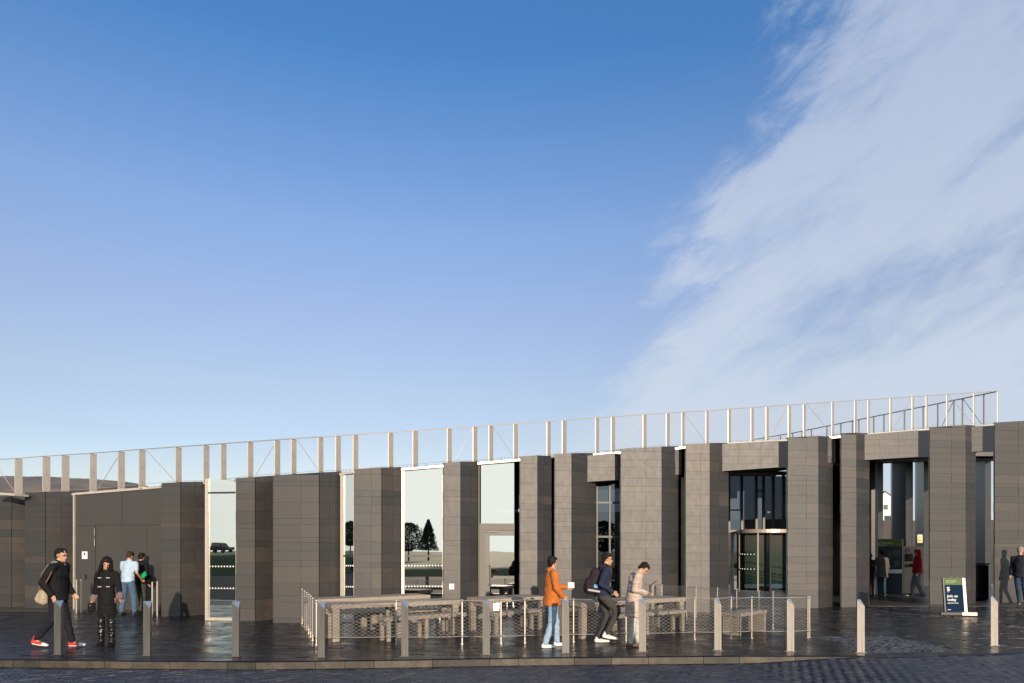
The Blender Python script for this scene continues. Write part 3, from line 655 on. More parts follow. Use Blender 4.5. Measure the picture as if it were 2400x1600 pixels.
# ================================================================== GROUND, ROAD, KERB, PAVEMENT
kpts = [(-400, 1542), (0, 1543), (300, 1546.5), (600, 1548.5), (900, 1545), (1200, 1540), (1500, 1537), (1800, 1535), (2050, 1535.5), (2300, 1531), (2400, 1525.5), (2600, 1515)]
kg = [G(a, b) for a, b in kpts]
def kerbY(x):
    if x <= kg[0].x: return kg[0].y
    for a, b in zip(kg, kg[1:]):
        if a.x <= x <= b.x: return a.y+(b.y-a.y)*(x-a.x)/(b.x-a.x)
    return kg[-1].y
def roadz(x):
    t = min(1, max(0, (x-3.6)/2.2)); t = t*t*(3-2*t); return -.116*(1-t)-.012*t
# ground: one sheet to the horizon, with the bank and field behind the camera and the slope behind the building
def gz(x, y):
    z = -.35
    if y < -15:
        t = min(1, (-15-y)/4.0); z = -.35+t*t*(3-2*t)*(.75+.95*min(1, max(0, (-x-18)/14)))
        z += .12*noise.noise(Vector((x*.05, y*.05, 1)))*t
    if y > 38:
        k = min(1, max(0, (y-38)/110)); z = -.3+k*8.9*(1 if x > -200 else 1)
        if x < 6: z = -.3+k*3.0
        z += .5*noise.noise(Vector((x*.04, y*.04, 4)))*k
    if y > 150: z += 0
    return z
xs_ = [-1400, -700, -350, -200, -120]+list(range(-80, 141, 8))+[170, 250, 400, 800, 1400]
ys_ = [-1500, -800, -400, -200, -120, -90, -70, -50, -40, -30, -24, -20, -19, -18, -17, -16, -15, -14, 0, 10, 36, 38, 42, 48, 56, 66, 80, 95, 110, 130, 150, 200, 320, 700, 1500]
gv = [(x, y, gz(x, y)) for y in ys_ for x in xs_]; nx_ = len(xs_)
gf = [(j*nx_+i, j*nx_+i+1, (j+1)*nx_+i+1, (j+1)*nx_+i) for j in range(len(ys_)-1) for i in range(nx_-1)]
gm = bpy.data.materials.new('grass_ground'); gm.use_nodes = True; t = gm.node_tree; b = t.nodes['Principled BSDF']; b.inputs['Roughness'].default_value = .95
tc = nd(t, 'ShaderNodeTexCoord'); nz = nd(t, 'ShaderNodeTexNoise'); t.links.new(tc.outputs['Object'], nz.inputs['Vector']); nz.inputs['Scale'].default_value = .12; nz.inputs['Detail'].default_value = 8
rp = nd(t, 'ShaderNodeValToRGB'); t.links.new(nz.outputs[0], rp.inputs[0])
rp.color_ramp.elements[0].position = .4; rp.color_ramp.elements[0].color = (.07, .11, .02, 1); rp.color_ramp.elements[1].position = .6; rp.color_ramp.elements[1].color = (.10, .10, .035, 1)
sp = nd(t, 'ShaderNodeSeparateXYZ'); t.links.new(tc.outputs['Object'], sp.inputs[0])
mixc = nd(t, 'ShaderNodeMix', data_type='RGBA'); t.links.new(mrange(t, sp.outputs[1], 55, 75), mixc.inputs[0]); t.links.new(rp.outputs[0], mixc.inputs[6]); mixc.inputs[7].default_value = (.21, .12, .065, 1)
t.links.new(mixc.outputs[2], b.inputs['Base Color'])
o = obj('ground', (gv, gf), gm, smooth=True); o['kind'] = 'structure'
# pavement bed
pv = []; pf = []
X = [-24+.5*i for i in range(93)]
for x in X: pv += [(x, kerbY(x)-.0+.16, -.006), (x, 22.9 if x > -9 else 22.5, -.006)]
for i in range(len(X)-1): pf.append((2*i, 2*i+2, 2*i+3, 2*i+1))
pave = obj('pavement', (pv, pf), M['paver_joint']); pave['kind'] = 'structure'
# paving stones: rows of random lengths
cand = []; rn = random.Random(11)
def inpatch(x, y):   # the dished crossing with small setts
    s = scr((x, y, 0)); px, py = s
    if not (1905 < px < 2245): return False
    top = [(1905, 1489), (2010, 1488), (2080, 1489), (2150, 1497), (2200, 1511), (2245, 1530)]; bot = [(1905, 1490), (1950, 1503), (1990, 1514), (2020, 1531), (2245, 1532)]
    def f(l):
        for a, b in zip(l, l[1:]):
            if a[0] <= px <= b[0]: return a[1]+(b[1]-a[1])*(px-a[0])/(b[0]-a[0])
        return 0
    return f(top) <= py <= f(bot)
y = 10.4; ang = R(-14)
ca, sa = math.cos(ang), math.sin(ang)
v = 4.0
while v < 34:
    h = rn.choice([.15, .2, .2, .25]); u = -30+rn.uniform(0, .5)
    while u < 26:
        l = rn.choice([.25, .35, .45, .6]); c = (u+l/2, v+h/2); x = c[0]*ca-c[1]*sa; yy = c[0]*sa+c[1]*ca
        if -17 < x < 19 and kerbY(x)+.30 < yy < 22.3 and not inpatch(x, yy):
            sx_, sy_ = scr((x, yy, 0))
            if -80 < sx_ < 2480: cand.append((x, yy, l, h, sy_ if 0 < sx_ < 2400 else 0))
        u += l
    v += h
cand.sort(key=lambda c: -c[4]*1.0)
def slab(x, y, l, h, r, zt=0.0, th=.03, g=.004, a=ang, tilt=.004):
    ca, sa = math.cos(a), math.sin(a); l2, h2 = l/2-g, h/2-g; bz = [r.uniform(-tilt, tilt)*.5 for _ in range(3)]
    vs = []
    for z, ins in ((-th, 0), (-.003, 0), (0, .004)):
        for sx, sy in ((-1, -1), (1, -1), (1, 1), (-1, 1)):
            X_, Y_ = sx*(l2-ins), sy*(h2-ins); zz_ = zt+z+(bz[0]+bz[1]*sx+bz[2]*sy if z > -th else 0)
            vs.append((x+X_*ca-Y_*sa, y+X_*sa+Y_*ca, zz_))
    return vs
SF = [(0, 1, 5, 4), (1, 2, 6, 5), (2, 3, 7, 6), (3, 0, 4, 7), (4, 5, 9, 8), (5, 6, 10, 9), (6, 7, 11, 10), (7, 4, 8, 11), (8, 9, 10, 11)]
def lay(cand, nind, name, parent, m, zt, a, tilt=.004, th=.03, seed=3):
    r = random.Random(seed); V, Fs, T = [], [], []
    for k, c in enumerate(cand):
        z = zt(c[0]) if callable(zt) else zt
        vs = slab(c[0], c[1], c[2], c[3], r, z, a=a, tilt=tilt, th=th); tn = r.random()
        if k < nind: link(bpy.data.objects.new(name, mesh_tone(name, vs, SF, [tn]*9, m)), parent)
        else:
            q = len(V); V += vs; Fs += [tuple(q+i for i in f) for f in SF]; T += [tn]*9
    if V: o = link(bpy.data.objects.new(name+'s', mesh_tone(name+'s', V, Fs, T, m)), parent); o['kind'] = 'stuff'
lay(cand, 298, 'paving_stone', pave, M['paver'], 0.0, ang, tilt=.0055)
# crossing setts
cr_c = []
a2 = R(55); ca, sa = math.cos(a2), math.sin(a2)
for i in range(-220, 220):
    for j in range(-200, 200):
        u = i*.2+(.1 if j % 2 else 0); v = j*.1; x = u*ca-v*sa+6.5; yy = u*sa+v*ca+12.2
        if 10 < yy < 15 and 4 < x < 10 and inpatch(x, yy) and yy > kerbY(x)+.2: cr_c.append((x, yy, .2, .1, 0))
lay(cr_c, 0, 'crossing_sett', pave, mat('crossing_sett', (.08, .08, .085), .45, var=.3, tone=[(0, (.075, .078, .085)), (1, (.15, .15, .155))], bump=.5), -.004, a2, tilt=.006)
# road bed and setts
rvv = []; rff = []; YS = [-14.5, -8, 0, 6, 8, 9.2]
for x in X:
    for yv in YS+[kerbY(x)-.02]: rvv.append((x*(1 if yv > 0 else 2.2), yv, roadz(x)-.006 if yv > 5 else roadz(-5)-.006))
m_ = len(YS)+1
for i in range(len(X)-1):
    for j in range(m_-1): a = i*m_+j; rff.append((a, a+m_, a+m_+1, a+1))
road = obj('road', (rvv, rff), M['asphalt'], smooth=True); road['kind'] = 'structure'
rc = []; aR = R(24); ca, sa = math.cos(aR), math.sin(aR); rn = random.Random(4)
for i in range(-130, 130):
    for j in range(-250, 250):
        u = i*.2+(.1 if j % 2 else 0); v = j*.1; x = u*ca-v*sa; yy = u*sa+v*ca+9
        if yy < kerbY(x)-.12 and yy > 7.9 and abs(x) < 10.5:
            s = scr((x, yy, roadz(x)))
            if s[1] < 1640 and -60 < s[0] < 2460: rc.append((x, yy, .2, .1, s[1] if s[1] < 1590 and 0 < s[0] < 2400 else 0))
rc.sort(key=lambda c: -c[4])
lay(rc, 298, 'road_sett', road, M['sett'], roadz, aR, tilt=.005)
# kerb stones
kx = -20.0; rn = random.Random(9); ks = 0
while kx < 19:
    l = rn.choice([.45, .6, .9, .9]); x0, x1 = kx+.004, kx+l-.004; y0, y1 = kerbY(x0), kerbY(x1)
    zt = rn.uniform(-.002, .002); z0 = min(roadz(x0), roadz(x1))-.05
    vs = []
    for z, dd in ((z0, 0), (zt-.02, 0), (zt, .02)): vs += [(x0, y0-.0+dd, z), (x1, y1+dd, z), (x1, y1+.158, z), (x0, y0+.158, z)]
    me = mesh_tone('kerb_stone', vs, SF, [rn.random()]*9, M['kerb']); me.materials.append(M['paver'])
    me.polygons[8].material_index = 1; me.polygons[4].material_index = 1
    link(bpy.data.objects.new('kerb_stone', me), pave); kx += l
# the narrow polished edge course behind the kerb
ev = []; ef = []
for x in X: ev += [(x, kerbY(x)+.162, -.001), (x, kerbY(x)+.30, -.001)]
for i in range(len(X)-1): ef.append((2*i, 2*i+2, 2*i+3, 2*i+1))
obj('edge_course', (ev, ef), M['paver'], pave)
# ------------------------------------------------------------------ hills
def hill(name, pts, Y, depth, m, base):
    vs = []; fs = []; n = len(pts); K = 5
    for k in range(K+1):
        t = k/K
        for (px, py) in pts:
            z = ZA(py, Y); zz_ = base+(z-base)*math.sin(t*math.pi/2)
            vs.append(((px-CX)/FP*Y*(1-.0*t), Y-depth*(1-t), zz_+(noise.noise(Vector((px*.02, t*3, 2)))*z*.02 if 0 < t < 1 else 0)))
    for k in range(K):
        for i in range(n-1): fs.append((k*n+i, k*n+i+1, (k+1)*n+i+1, (k+1)*n+i))
    o = obj(name, (vs, fs), m, smooth=True); o['kind'] = 'structure'; return o
hm = bpy.data.materials.new('moor_hill'); hm.use_nodes = True; t = hm.node_tree; b = t.nodes['Principled BSDF']; b.inputs['Roughness'].default_value = 1
tc = nd(t, 'ShaderNodeTexCoord'); mp = nd(t, 'ShaderNodeMapping'); t.links.new(tc.outputs['Object'], mp.inputs[0]); mp.inputs['Scale'].default_value = (1, 1, 4)
nz = nd(t, 'ShaderNodeTexNoise'); t.links.new(mp.outputs[0], nz.inputs['Vector']); nz.inputs['Scale'].default_value = .03; nz.inputs['Detail'].default_value = 9; nz.inputs['Roughness'].default_value = .7
rp = nd(t, 'ShaderNodeValToRGB'); t.links.new(nz.outputs[0], rp.inputs[0])
rp.color_ramp.elements[0].position = .38; rp.color_ramp.elements[0].color = (.055, .055, .06, 1); rp.color_ramp.elements[1].position = .62; rp.color_ramp.elements[1].color = (.20, .14, .11, 1)
t.links.new(rp.outputs[0], b.inputs['Base Color'])
rn = random.Random(3)
hp = [(-260, 1150), (-120, 1135), (-40, 1128), (20, 1124), (60, 1126), (95, 1122), (120, 1120), (135, 1122), (170, 1124), (200, 1122), (225, 1125), (250, 1126), (290, 1127), (315, 1130), (340, 1137), (380, 1146), (440, 1160), (600, 1200), (800, 1240), (1200, 1262), (1700, 1268), (2400, 1262), (3000, 1270)]
hp2 = []
for a, b_ in zip(hp, hp[1:]):
    for k in range(8):
        tt = k/8; hp2.append((a[0]+(b_[0]-a[0])*tt, a[1]+(b_[1]-a[1])*tt+rn.uniform(-.9, .9)))
hill('hill', hp2, 520, 230, hm, -1)

# ================================================================== ROOF FENCE
fposts = [(34, 53, 1159), (99, 118, 1152), (144, 163, 1151), (210, 227, 1146.5), (276, 293, 1141), (325, 341.5, 1137), (411, 426, 1128), (476, 491, 1127), (517, 531, 1124.7), (580, 594, 1116),
 (643, 657, 1111), (682, 695, 1109), (745, 758, 1104), (786, 799, 1102.5), (827, 840, 1100.6), (909.5, 922, 1093), (967, 980, 1089), (1047.5, 1059, 1081), (1108, 1119, 1079), (1145, 1156, 1077), (1203, 1214, 1071.6),
 (1281, 1291, 1066), (1317, 1328, 1062), (1395, 1404, 1058), (1432, 1441.6, 1055.5), (1506, 1515.5, 1047), (1561, 1570, 1044), (1597, 1605, 1043), (1653.5, 1661.6, 1037), (1705.7, 1713.5, 1034), (1759, 1767, 1031.5),
 (1794.4, 1802, 1029), (1846.6, 1854, 1024), (1882, 1889, 1021), (1948.5, 1955, 1018), (2002, 2008, 1014), (2033, 2039.5, 1011), (2085, 2092, 1008), (2136.7, 2142, 1003), (2169.6, 2175, 1001), (2218, 2223.5, 996), (2280.6, 2286, 993), (2337, 2342.6, 989)]
TL = [(-40, 1077), (43, 1072), (108, 1067), (218, 1060), (333, 1051), (418, 1045), (524, 1037.5), (650, 1028.5), (751, 1022), (1020, 1004), (1225, 989.5), (1511, 969), (1657, 960.5), (1850, 946.7), (2035, 934.5), (2220, 922), (2340, 914.5)]
FY = [(-40, 21.3), (43, 20.9), (163, 20.7), (260, 19.6), (430, 18.4), (560, 17.5), (700, 17.0), (900, 17.1), (1100, 17.8), (1300, 18.4), (1550, 19.3), (1700, 19.9), (1950, 21.0), (2150, 22.0), (2340, 23.0)]
BL = [(a, c) for a, b, c in fposts]
rfence = thing('roof_fence', 'long pale steel mesh fence along the roof edge with flat upright posts', 'fence', (0, 0, 0))
tops = []
def fp(px, py): Y = interp(FY, px); return Vector(((px-CX)/FP*Y, Y, ZA(py, Y)))
for (a, b, yb) in fposts:
    Y = interp(FY, a); A = PX(a, Y); th = .016
    # flat plate set obliquely: its broad face turned towards the right
    angp = R(58 if a < 1200 else 58-8*(a-1200)/1200)
    c_, s_ = math.cos(angp), math.sin(angp); rx = (b-CX)/FP; F0 = Vector((A.x+th, A.y)); t_ = (rx*F0.y-F0.x)/(c_-rx*s_); t_ = max(.08, min(.34, t_)); S = F0+Vector((c_, s_))*t_
    z0 = ZA(yb+1.5, Y); z1 = ZA(interp(TL, a), Y)
    bm = bmesh.new(); nrm = Vector((-s_, c_))*th
    prism(bm, [Vector((A.x, A.y)), F0, S, S+nrm], z0-.05, z1)
    obj('post', bm, M['steel_post'], rfence)
    tops.append((a, z1))
    if a < 900:
        bm = bmesh.new(); cb_ = (F0+S)/2; nn_ = Vector((s_, -c_))
        for q_ in (.12, .5, .9): z_ = z0+(z1-z0)*q_; tube(bm, (cb_.x+nn_.x*.0005, cb_.y+nn_.y*.0005, z_), (cb_.x+nn_.x*.008, cb_.y+nn_.y*.008, z_), .011, 8)
        obj('bolts', bm, M['frame_dark'], rfence, kind='stuff')
bm = bmesh.new()
pts_ = [-60]+[a for a, b, c in fposts]
for a, b in zip(pts_, pts_[1:]): tube(bm, fp(a, interp(TL, a)+.4), fp(b, interp(TL, b)+.4), .012, 6)
obj('top_rail', bm, M['steel_post'], rfence)
bm = bmesh.new()
for a, b in zip(pts_, pts_[1:]): tube(bm, fp(a, interp(BL, a)-2), fp(b, interp(BL, b)-2), .006, 5)
obj('bottom_cable', bm, M['steel_post'], rfence)
for (x0, y0, x1, y1) in [(-12, 1085, 34, 1150), (230, 1144, 275, 1072), (342, 1053, 411, 1127), (600, 1111, 643, 1041), (697, 1029, 745, 1100), (1066, 1076, 1108, 1001), (1156, 998, 1203, 1068), (1448, 1050, 1506, 973), (1605, 966, 1653, 1035), (1805, 1027, 1846, 951), (1892, 946, 1949, 1016), (2093, 1006, 2136, 931), (2223, 925, 2280, 993)]:
    bm = bmesh.new(); tube(bm, fp(x0, y0), fp(x1, y1), .009, 5); obj('brace', bm, M['steel_post'], rfence)
rw = Raw()
for a, b in zip(pts_, pts_[1:]):
    p0b, p0t, p1b, p1t = fp(a, interp(BL, a)-2), fp(a, interp(TL, a)+1), fp(b, interp(BL, b)-2), fp(b, interp(TL, b)+1)
    Wd = (p1b-p0b).length; Hh = (p0t-p0b).length; st = .055; sl_ = Hh/.6
    n = int((Wd+sl_)/st)
    for sgn in (0, 1):
        for k in range(n):
            u0 = -sl_+k*st; ta, tb2 = max(0, -u0/sl_), min(1, (Wd-u0)/sl_)
            if tb2-ta < .05: continue
            def pt(t):
                u = (u0+sl_*t)/Wd; v_ = t
                if sgn: u = 1-u
                return p0b.lerp(p1b, u).lerp(p0t.lerp(p1t, u), v_)
            rw.rod(pt(ta), pt(tb2), .0011, 3)
obj('wire_mesh', (rw.v, rw.f), M['wire_far'], rfence, kind='stuff')
# the far return of the fence, seen behind on the right
far = thing('far_roof_fence', 'thin dark fence on the far roof edge seen through the mesh at right', 'fence', (0, 0, 0))
FTop = [(1765, 1029), (1860, 1013), (2060, 972.5), (2200, 944), (2339, 915.5)]
def ff(px, py): Y = 33-8.5*(px-1765)/574; return Vector(((px-CX)/FP*Y, Y, ZA(py, Y)))
bm = bmesh.new()
for a, b in zip(FTop, FTop[1:]): tube(bm, ff(*a), ff(*b), .022, 6)
obj('top_rail', bm, M['frame_grey'], far)
for px in (1829, 1858, 1880, 1902, 1938, 1971, 1998, 2013, 2048, 2072, 2120, 2164, 2198, 2236, 2256, 2306):
    bm = bmesh.new(); a = ff(px, interp(FTop, px)); tube(bm, a, a-Vector((0, 0, 1.15)), .028, 6); obj('post', bm, M['frame_grey'], far)
for (x0, y0, x1, y1) in ((2208, 997, 2236, 935), (2258, 934, 2300, 992)):
    bm = bmesh.new(); tube(bm, ff(x0, y0), ff(x1, y1), .012, 5); obj('brace', bm, M['frame_grey'], far)

# ================================================================== BARRIER AROUND THE TABLES
bf = thing('mesh_barrier', 'low stainless barrier of round posts and diamond cable net round the picnic tables', 'fence', (0, 0, 0))
HB = .82
front = [G(741.5, 1509.5), G(928.5, 1509), G(1083, 1508.5), G(1174, 1506.5), G(1230, 1505.5), G(1344, 1503), G(1467, 1500), G(1627.8, 1497), G(1713.5, 1495.2), G(1761.5, 1494.5), G(1893, 1493.6)]
side = [G(741.5, 1509.5), G(733, 1500), G(728.5, 1491), G(724, 1483), G(719, 1475), G(714, 1468), G(708.5, 1460)]
backl = [G(1897, 1492.5), PX(1811.4, 14.9), PX(1778.5, 15.3), PX(1726.4, 15.95), PX(1681.2, 16.55), PX(1631, 17.1), PX(1609, 17.5), PX(1551, 18.1), PX(1530, 18.3)]
def bpost(p, lab=None):
    bm = bmesh.new(); tube(bm, p, p+Vector((0, 0, HB)), .016, 10); tube(bm, p, p+Vector((0, 0, .012)), .035, 10)
    for z in (HB-.02, .145): bmesh.ops.create_uvsphere(bm, u_segments=8, v_segments=6, radius=.026, matrix=Matrix.Translation(p+Vector((0, -.012, z))))
    obj('post', bm, M['wire'], bf, smooth=False)
for p in front+side[1:]+backl: bpost(p)
def cables(pl, sag=.012):
    for z in (HB-.02, .145):
        bm = bmesh.new()
        for a, b in zip(pl, pl[1:]):
            prev = None
            for k in range(7):
                t = k/6; q = a.lerp(b, t)+Vector((0, -.012, z-sag*4*t*(1-t))); 
                if prev is not None: tube(bm, prev, q, .0055, 5, cap=False)
                prev = q
        obj('cable', bm, M['wire'], bf)
def net(pl, dw=.108, dh=.062, r=.0034, nodes=True, nm='net'):
    rw = Raw(); z0, z1 = .15, HB-.025; Hh = z1-z0
    for a, b in zip(pl, pl[1:]):
        Wd = (b-a).length; n = max(1, round(Wd/dw)); dx_ = Wd/n; m = max(1, round(Hh/dh)); dz_ = Hh/m
        def pt(i, j):  # lattice in half steps
            t = i/(2*n); return a.lerp(b, t)+Vector((0, -.012, z0+dz_*j/2-.012*4*t*(1-t)))
        for i in range(2*n):
            for j in range(2*m):
                if (i+j) % 2 == 0: rw.rod(pt(i, j), pt(i+1, j+1), r)
                else: rw.rod(pt(i, j+1), pt(i+1, j), r)
                if nodes and (i+j) % 2 == 0 and i and j: rw.octa(pt(i, j), .0105)
    obj(nm, (rw.v, rw.f), M['wire'], bf, kind='stuff')
cables(front); net(front); cables(side); net(side, nodes=False); cables(backl); net(backl, nodes=False)

# ================================================================== BOLLARDS, HOOPS
BOL = [(126, 1533.5), (335, 1536), (543, 1538), (744, 1540), (940, 1538), (1130.7, 1534), (1317, 1529.5), (1497, 1526), (1673.8, 1522.5), (1844, 1525), (2008.7, 1528), (2322, 1512)]
BL_LAB = ['bollard in front of the walking man with the tan bag, leftmost of the row', 'bollard left of the narrow glass door, in front of the man in jeans', 'bollard in front of the narrow glass door panel', 'bollard at the left corner of the mesh barrier', 'bollard in front of the picnic tables, second along the barrier',
 'bollard in front of the glazed door, left of the man in orange', 'bollard overlapping the man in the orange jacket', 'bollard overlapping the person in the beige coat', 'bollard in front of the short bench', 'bollard just left of the right corner of the mesh barrier', 'bollard standing alone beside the dished crossing', 'bollard furthest right, in front of the folding sign']
proto = None
for k, (px, by) in enumerate(BOL):
    p = G(px, by)
    if proto is None:
        proto = thing('bollard', '', 'bollard', p)
        Lq, Fq, Bq = Vector((0, 0)), Vector((.122, -.018)), Vector((.100, .095))
        bm = bmesh.new(); prism(bm, [Lq, Fq, Bq], 0.0, [.885, .775, .885]); bevel(bm, .003); obj('shaft', bm, M['steel'], proto)
        bm = bmesh.new(); 
        def ins(q): c = (Lq+Fq+Bq)/3; return c+(q-c)*.93
        prism(bm, [ins(Lq), ins(Fq), ins(Bq)], [.88, .78, .88], [.8875, .7835, .8875]); obj('top_plate', bm, mat('polished_top', (.7, .7, .72), .12, 1.0), proto)
        bm = bmesh.new(); cc_ = (Lq+Fq+Bq)/3; prism(bm, [cc_+(q-cc_)*1.45 for q in (Lq, Fq, Bq)], .003, .009); obj('base_plate', bm, M['steel'], proto)
        o = proto
    else: o = copy_tree(proto); o.location = p
    o['label'] = 'steel '+BL_LAB[k]; o['group'] = 'steel bollards along the kerb'
for k, (a, ya, b, yb, lab) in enumerate([(179.3, 1436, 190, 1433.6, 'pair of slim steel posts left of the grey metal door'), (357, 1447, 368.5, 1444, 'pair of slim steel posts right of the man in jeans')]):
    pa, pb_ = G(a, ya), G(b, yb); t = thing('guard_rail', lab, 'door guard', pa)
    for q in (pa, pb_):
        g = bmesh.new(); c = q-pa; tube(g, c, c+Vector((0, 0, .92)), .021, 10); obj('post', g, M['wire'], t)
    g = bmesh.new(); tube(g, Vector((0, 0, .905)), pb_-pa+Vector((0, 0, .905)), .006, 6); obj('rail', g, M['wire'], t)
    t['group'] = 'steel guard posts beside the doors'

# ================================================================== TABLES AND BENCHES
def plankset(n, length, width, th, z, name, parent, gap=.008):
    w_ = width/n
    for k in range(n):
        bm = bmesh.new(); box(bm, (length/2, (k+.5)*w_, z), (length, w_-gap, th)); bevel(bm, .005); obj(name, bm, M['wood'], parent)
def table(name, lab, cat, A, B, width, height, nl, legw=.13, th=.085, planks=3, group=None, slab_end=False):
    A = Vector(A[:2]); B = Vector(B[:2]); d = B-A; L_ = d.length
    t = thing(name, lab, cat, (A.x, A.y, 0), math.atan2(d.y, d.x), group)
    plankset(planks, L_, width, th, height-th/2, 'plank', t)
    for k in range(nl):
        x = .10+(L_-.2)*k/(nl-1)
        if slab_end:
            bm = bmesh.new(); box(bm, (x-.03 if k == 0 else x+.03, width/2, (height-th)/2), (.075, width-.03, height-th)); bevel(bm, .004); obj('leg', bm, M['wood'], t); continue
        for y in (legw*.5+.01, width-legw*.5-.01):
            bm = bmesh.new(); box(bm, (x, y, (height-th)/2), (legw, legw*.8, height-th)); bevel(bm, .004); obj('leg', bm, M['wood'], t)
        bm = bmesh.new(); box(bm, (x, width/2, height-th-.045), (.05, width-2*legw, .08)); obj('crossbar', bm, M['wood'], t)
    return t
TG = 'weathered timber picnic tables'; BG = 'weathered timber benches'
table('picnic_table', 'long timber table nearest the viewer at the left end of the barrier', 'table', PX(776, 12.72), PX(1080, 13.95), .72, .70, 3, group=TG)
table('picnic_table', 'long timber table furthest back behind the nearest one on the left', 'table', PX(735, 14.05), PX(1009, 15.6), .72, .70, 3, group=TG)
table('picnic_table', 'timber table behind the man in the orange jacket', 'table', PX(1143, 14.05), PX(1283, 15.0), .8, .71, 2, group=TG)
table('picnic_table', 'long timber table behind the people in navy and beige', 'table', PX(1362, 13.15), PX(1608, 14.75), .78, .70, 3, group=TG)
table('bench', 'timber bench in front of the nearest table between two bollards', 'bench', PX(902, 12.72), PX(1094, 13.85), .36, .455, 3, .075, .075, 2, BG)
table('bench', 'timber bench between the two long tables on the left', 'bench', PX(770, 14.0), PX(905, 14.8), .34, .455, 2, .075, .07, 2, BG)
table('bench', 'timber bench behind the nearest long table, at its right end', 'bench', PX(940, 14.35), PX(1050, 15.1), .34, .455, 2, .075, .07, 2, BG)
table('bench', 'timber bench in front of the table by the man in orange', 'bench', PX(1158, 13.75), PX(1276, 14.75), .34, .455, 2, .075, .07, 2, BG)
table('bench', 'timber bench to the right of the person in the beige coat', 'bench', PX(1420, 13.2), PX(1611, 14.5), .36, .455, 3, .075, .075, 2, BG)
table('bench', 'short timber bench standing alone near the right end of the barrier', 'bench', PX(1733, 13.65), PX(1798.5, 14.5), .40, .455, 2, .075, .075, 3, BG, slab_end=True)

# ================================================================== FOLDING SIGN
p = G(2251, 1443.5); sg = thing('folding_sign', 'navy and green A-frame sign reading Join us today beside a pier', 'sign', (p.x, p.y, 0), R(-4))
M['sgreen'] = mat('sign_green', (.055, .115, .010), .6); M['snavy'] = mat('sign_navy', (.006, .022, .055), .8, ior=1.2)
tilt = Matrix.Rotation(R(-7), 3, 'X'); W2, H0, H1 = .46, .10, 1.0
def tp(x, y, z): v = tilt @ Vector((x, y, z-.1)); return v+Vector((0, 0, .1))
def tbox(g, x0, x1, y0, y1, z0, z1):
    vs = [g.verts.new(tp(x, y, z)) for z in (z0, z1) for x, y in ((x0, y0), (x1, y0), (x1, y1), (x0, y1))]
    for f in ((3, 2, 1, 0), (4, 5, 6, 7), (0, 1, 5, 4), (1, 2, 6, 5), (2, 3, 7, 6), (3, 0, 4, 7)): g.faces.new([vs[i] for i in f])
x0 = -.37
g = bmesh.new(); tbox(g, x0, x0+W2, -.012, .012, .13, .82); nv = obj('navy_panel', g, M['snavy'], sg)
g = bmesh.new(); tbox(g, x0, x0+W2, -.012, .012, .822, 1.0); gp = obj('green_panel', g, M['sgreen'], sg)
g = bmesh.new(); tbox(g, x0+W2+.001, x0+W2+.07, -.03, .03, .12, 1.0); obj('side_rail', g, M['fascia'], sg)
g = bmesh.new(); tbox(g, x0-.03, x0-.001, -.03, .03, .12, 1.0); obj('side_rail', g, M['frame_grey'], sg)
g = bmesh.new(); prism(g, [(x0+W2-.09, -.07), (x0+W2+.26, -.13), (x0+W2+.27, -.05), (x0+W2-.08, .01)], .03, .12); bevel(g, .008); obj('foot', g, M['fascia'], sg)
g = bmesh.new(); prism(g, [(x0-.14, -.06), (x0+W2-.10, -.08), (x0+W2-.10, .03), (x0-.13, .04)], .05, .11); obj('base', g, mat('sign_base', (.06, .06, .065), .5), sg)
for x in (x0+W2-.05, x0+W2+.22, x0-.06, x0+.16):
    g = bmesh.new(); tube(g, (x-.015, -.06, .022), (x+.015, -.06, .022), .022, 8); obj('wheel', g, M['frame_dark'], sg)
g = bmesh.new(); prev = None
for k in range(9):
    t = math.pi*k/8; q = tp(x0+.27-.09*math.cos(t), 0, 1.0+.075*math.sin(t)); 
    if prev is not None: tube(g, prev, q, .008, 6)
    prev = q
obj('handle', g, M['steel'], sg)
def stext(b, size, x, z, par, bold=.0, m='paper'):
    o = text(b, size, tp(x, -.0145, z), (R(90-7), 0, 0), M[m], par, bold=bold); return o
stext("Giant's Causeway", .037, x0+.055, .915, gp); stext("World Heritage Site", .025, x0+.055, .872, gp)
stext("Join us", .098, x0+.06, .50, nv, .0016); stext("today", .098, x0+.06, .405, nv, .0016); stext("and get in free", .046, x0+.06, .335, nv, .0008)
stext("National\nTrust", .022, x0+.06, .65, nv)
# oak-leaf emblem: a small cluster of leaves and acorns
g = bmesh.new()
def leaf(cx, cz, a, l, w_):
    n = 9; vs = []
    for side_ in (1, -1):
        rng = range(n+1) if side_ > 0 else range(n-1, 0, -1)
        for k in rng:
            t = k/n; r_ = w_*math.sin(math.pi*t)*(1+.35*math.cos(t*math.pi*6))*side_
            u = l*(t-.5); X_ = cx+u*math.cos(a)-r_*math.sin(a); Z_ = cz+u*math.sin(a)+r_*math.cos(a)
            vs.append(g.verts.new(tp(X_, -.0145, Z_)))
    g.faces.new(vs)
for (cx, cz, a, l, w_) in ((.085, .745, 2.2, .07, .014), (.118, .75, .9, .06, .013), (.085, .705, 3.6, .05, .012), (.12, .70, -.4, .06, .014), (.10, .675, 0.1, .07, .012), (.103, .722, 1.57, .05, .01)): leaf(x0+cx, cz, a, l, w_)
obj('oak_leaf_emblem', g, M['paper'], nv)
g = bmesh.new(); tbox(g, x0+.05, x0+.13, -.0155, -.013, .17, .182); obj('arrow_mark', g, M['paper'], nv)

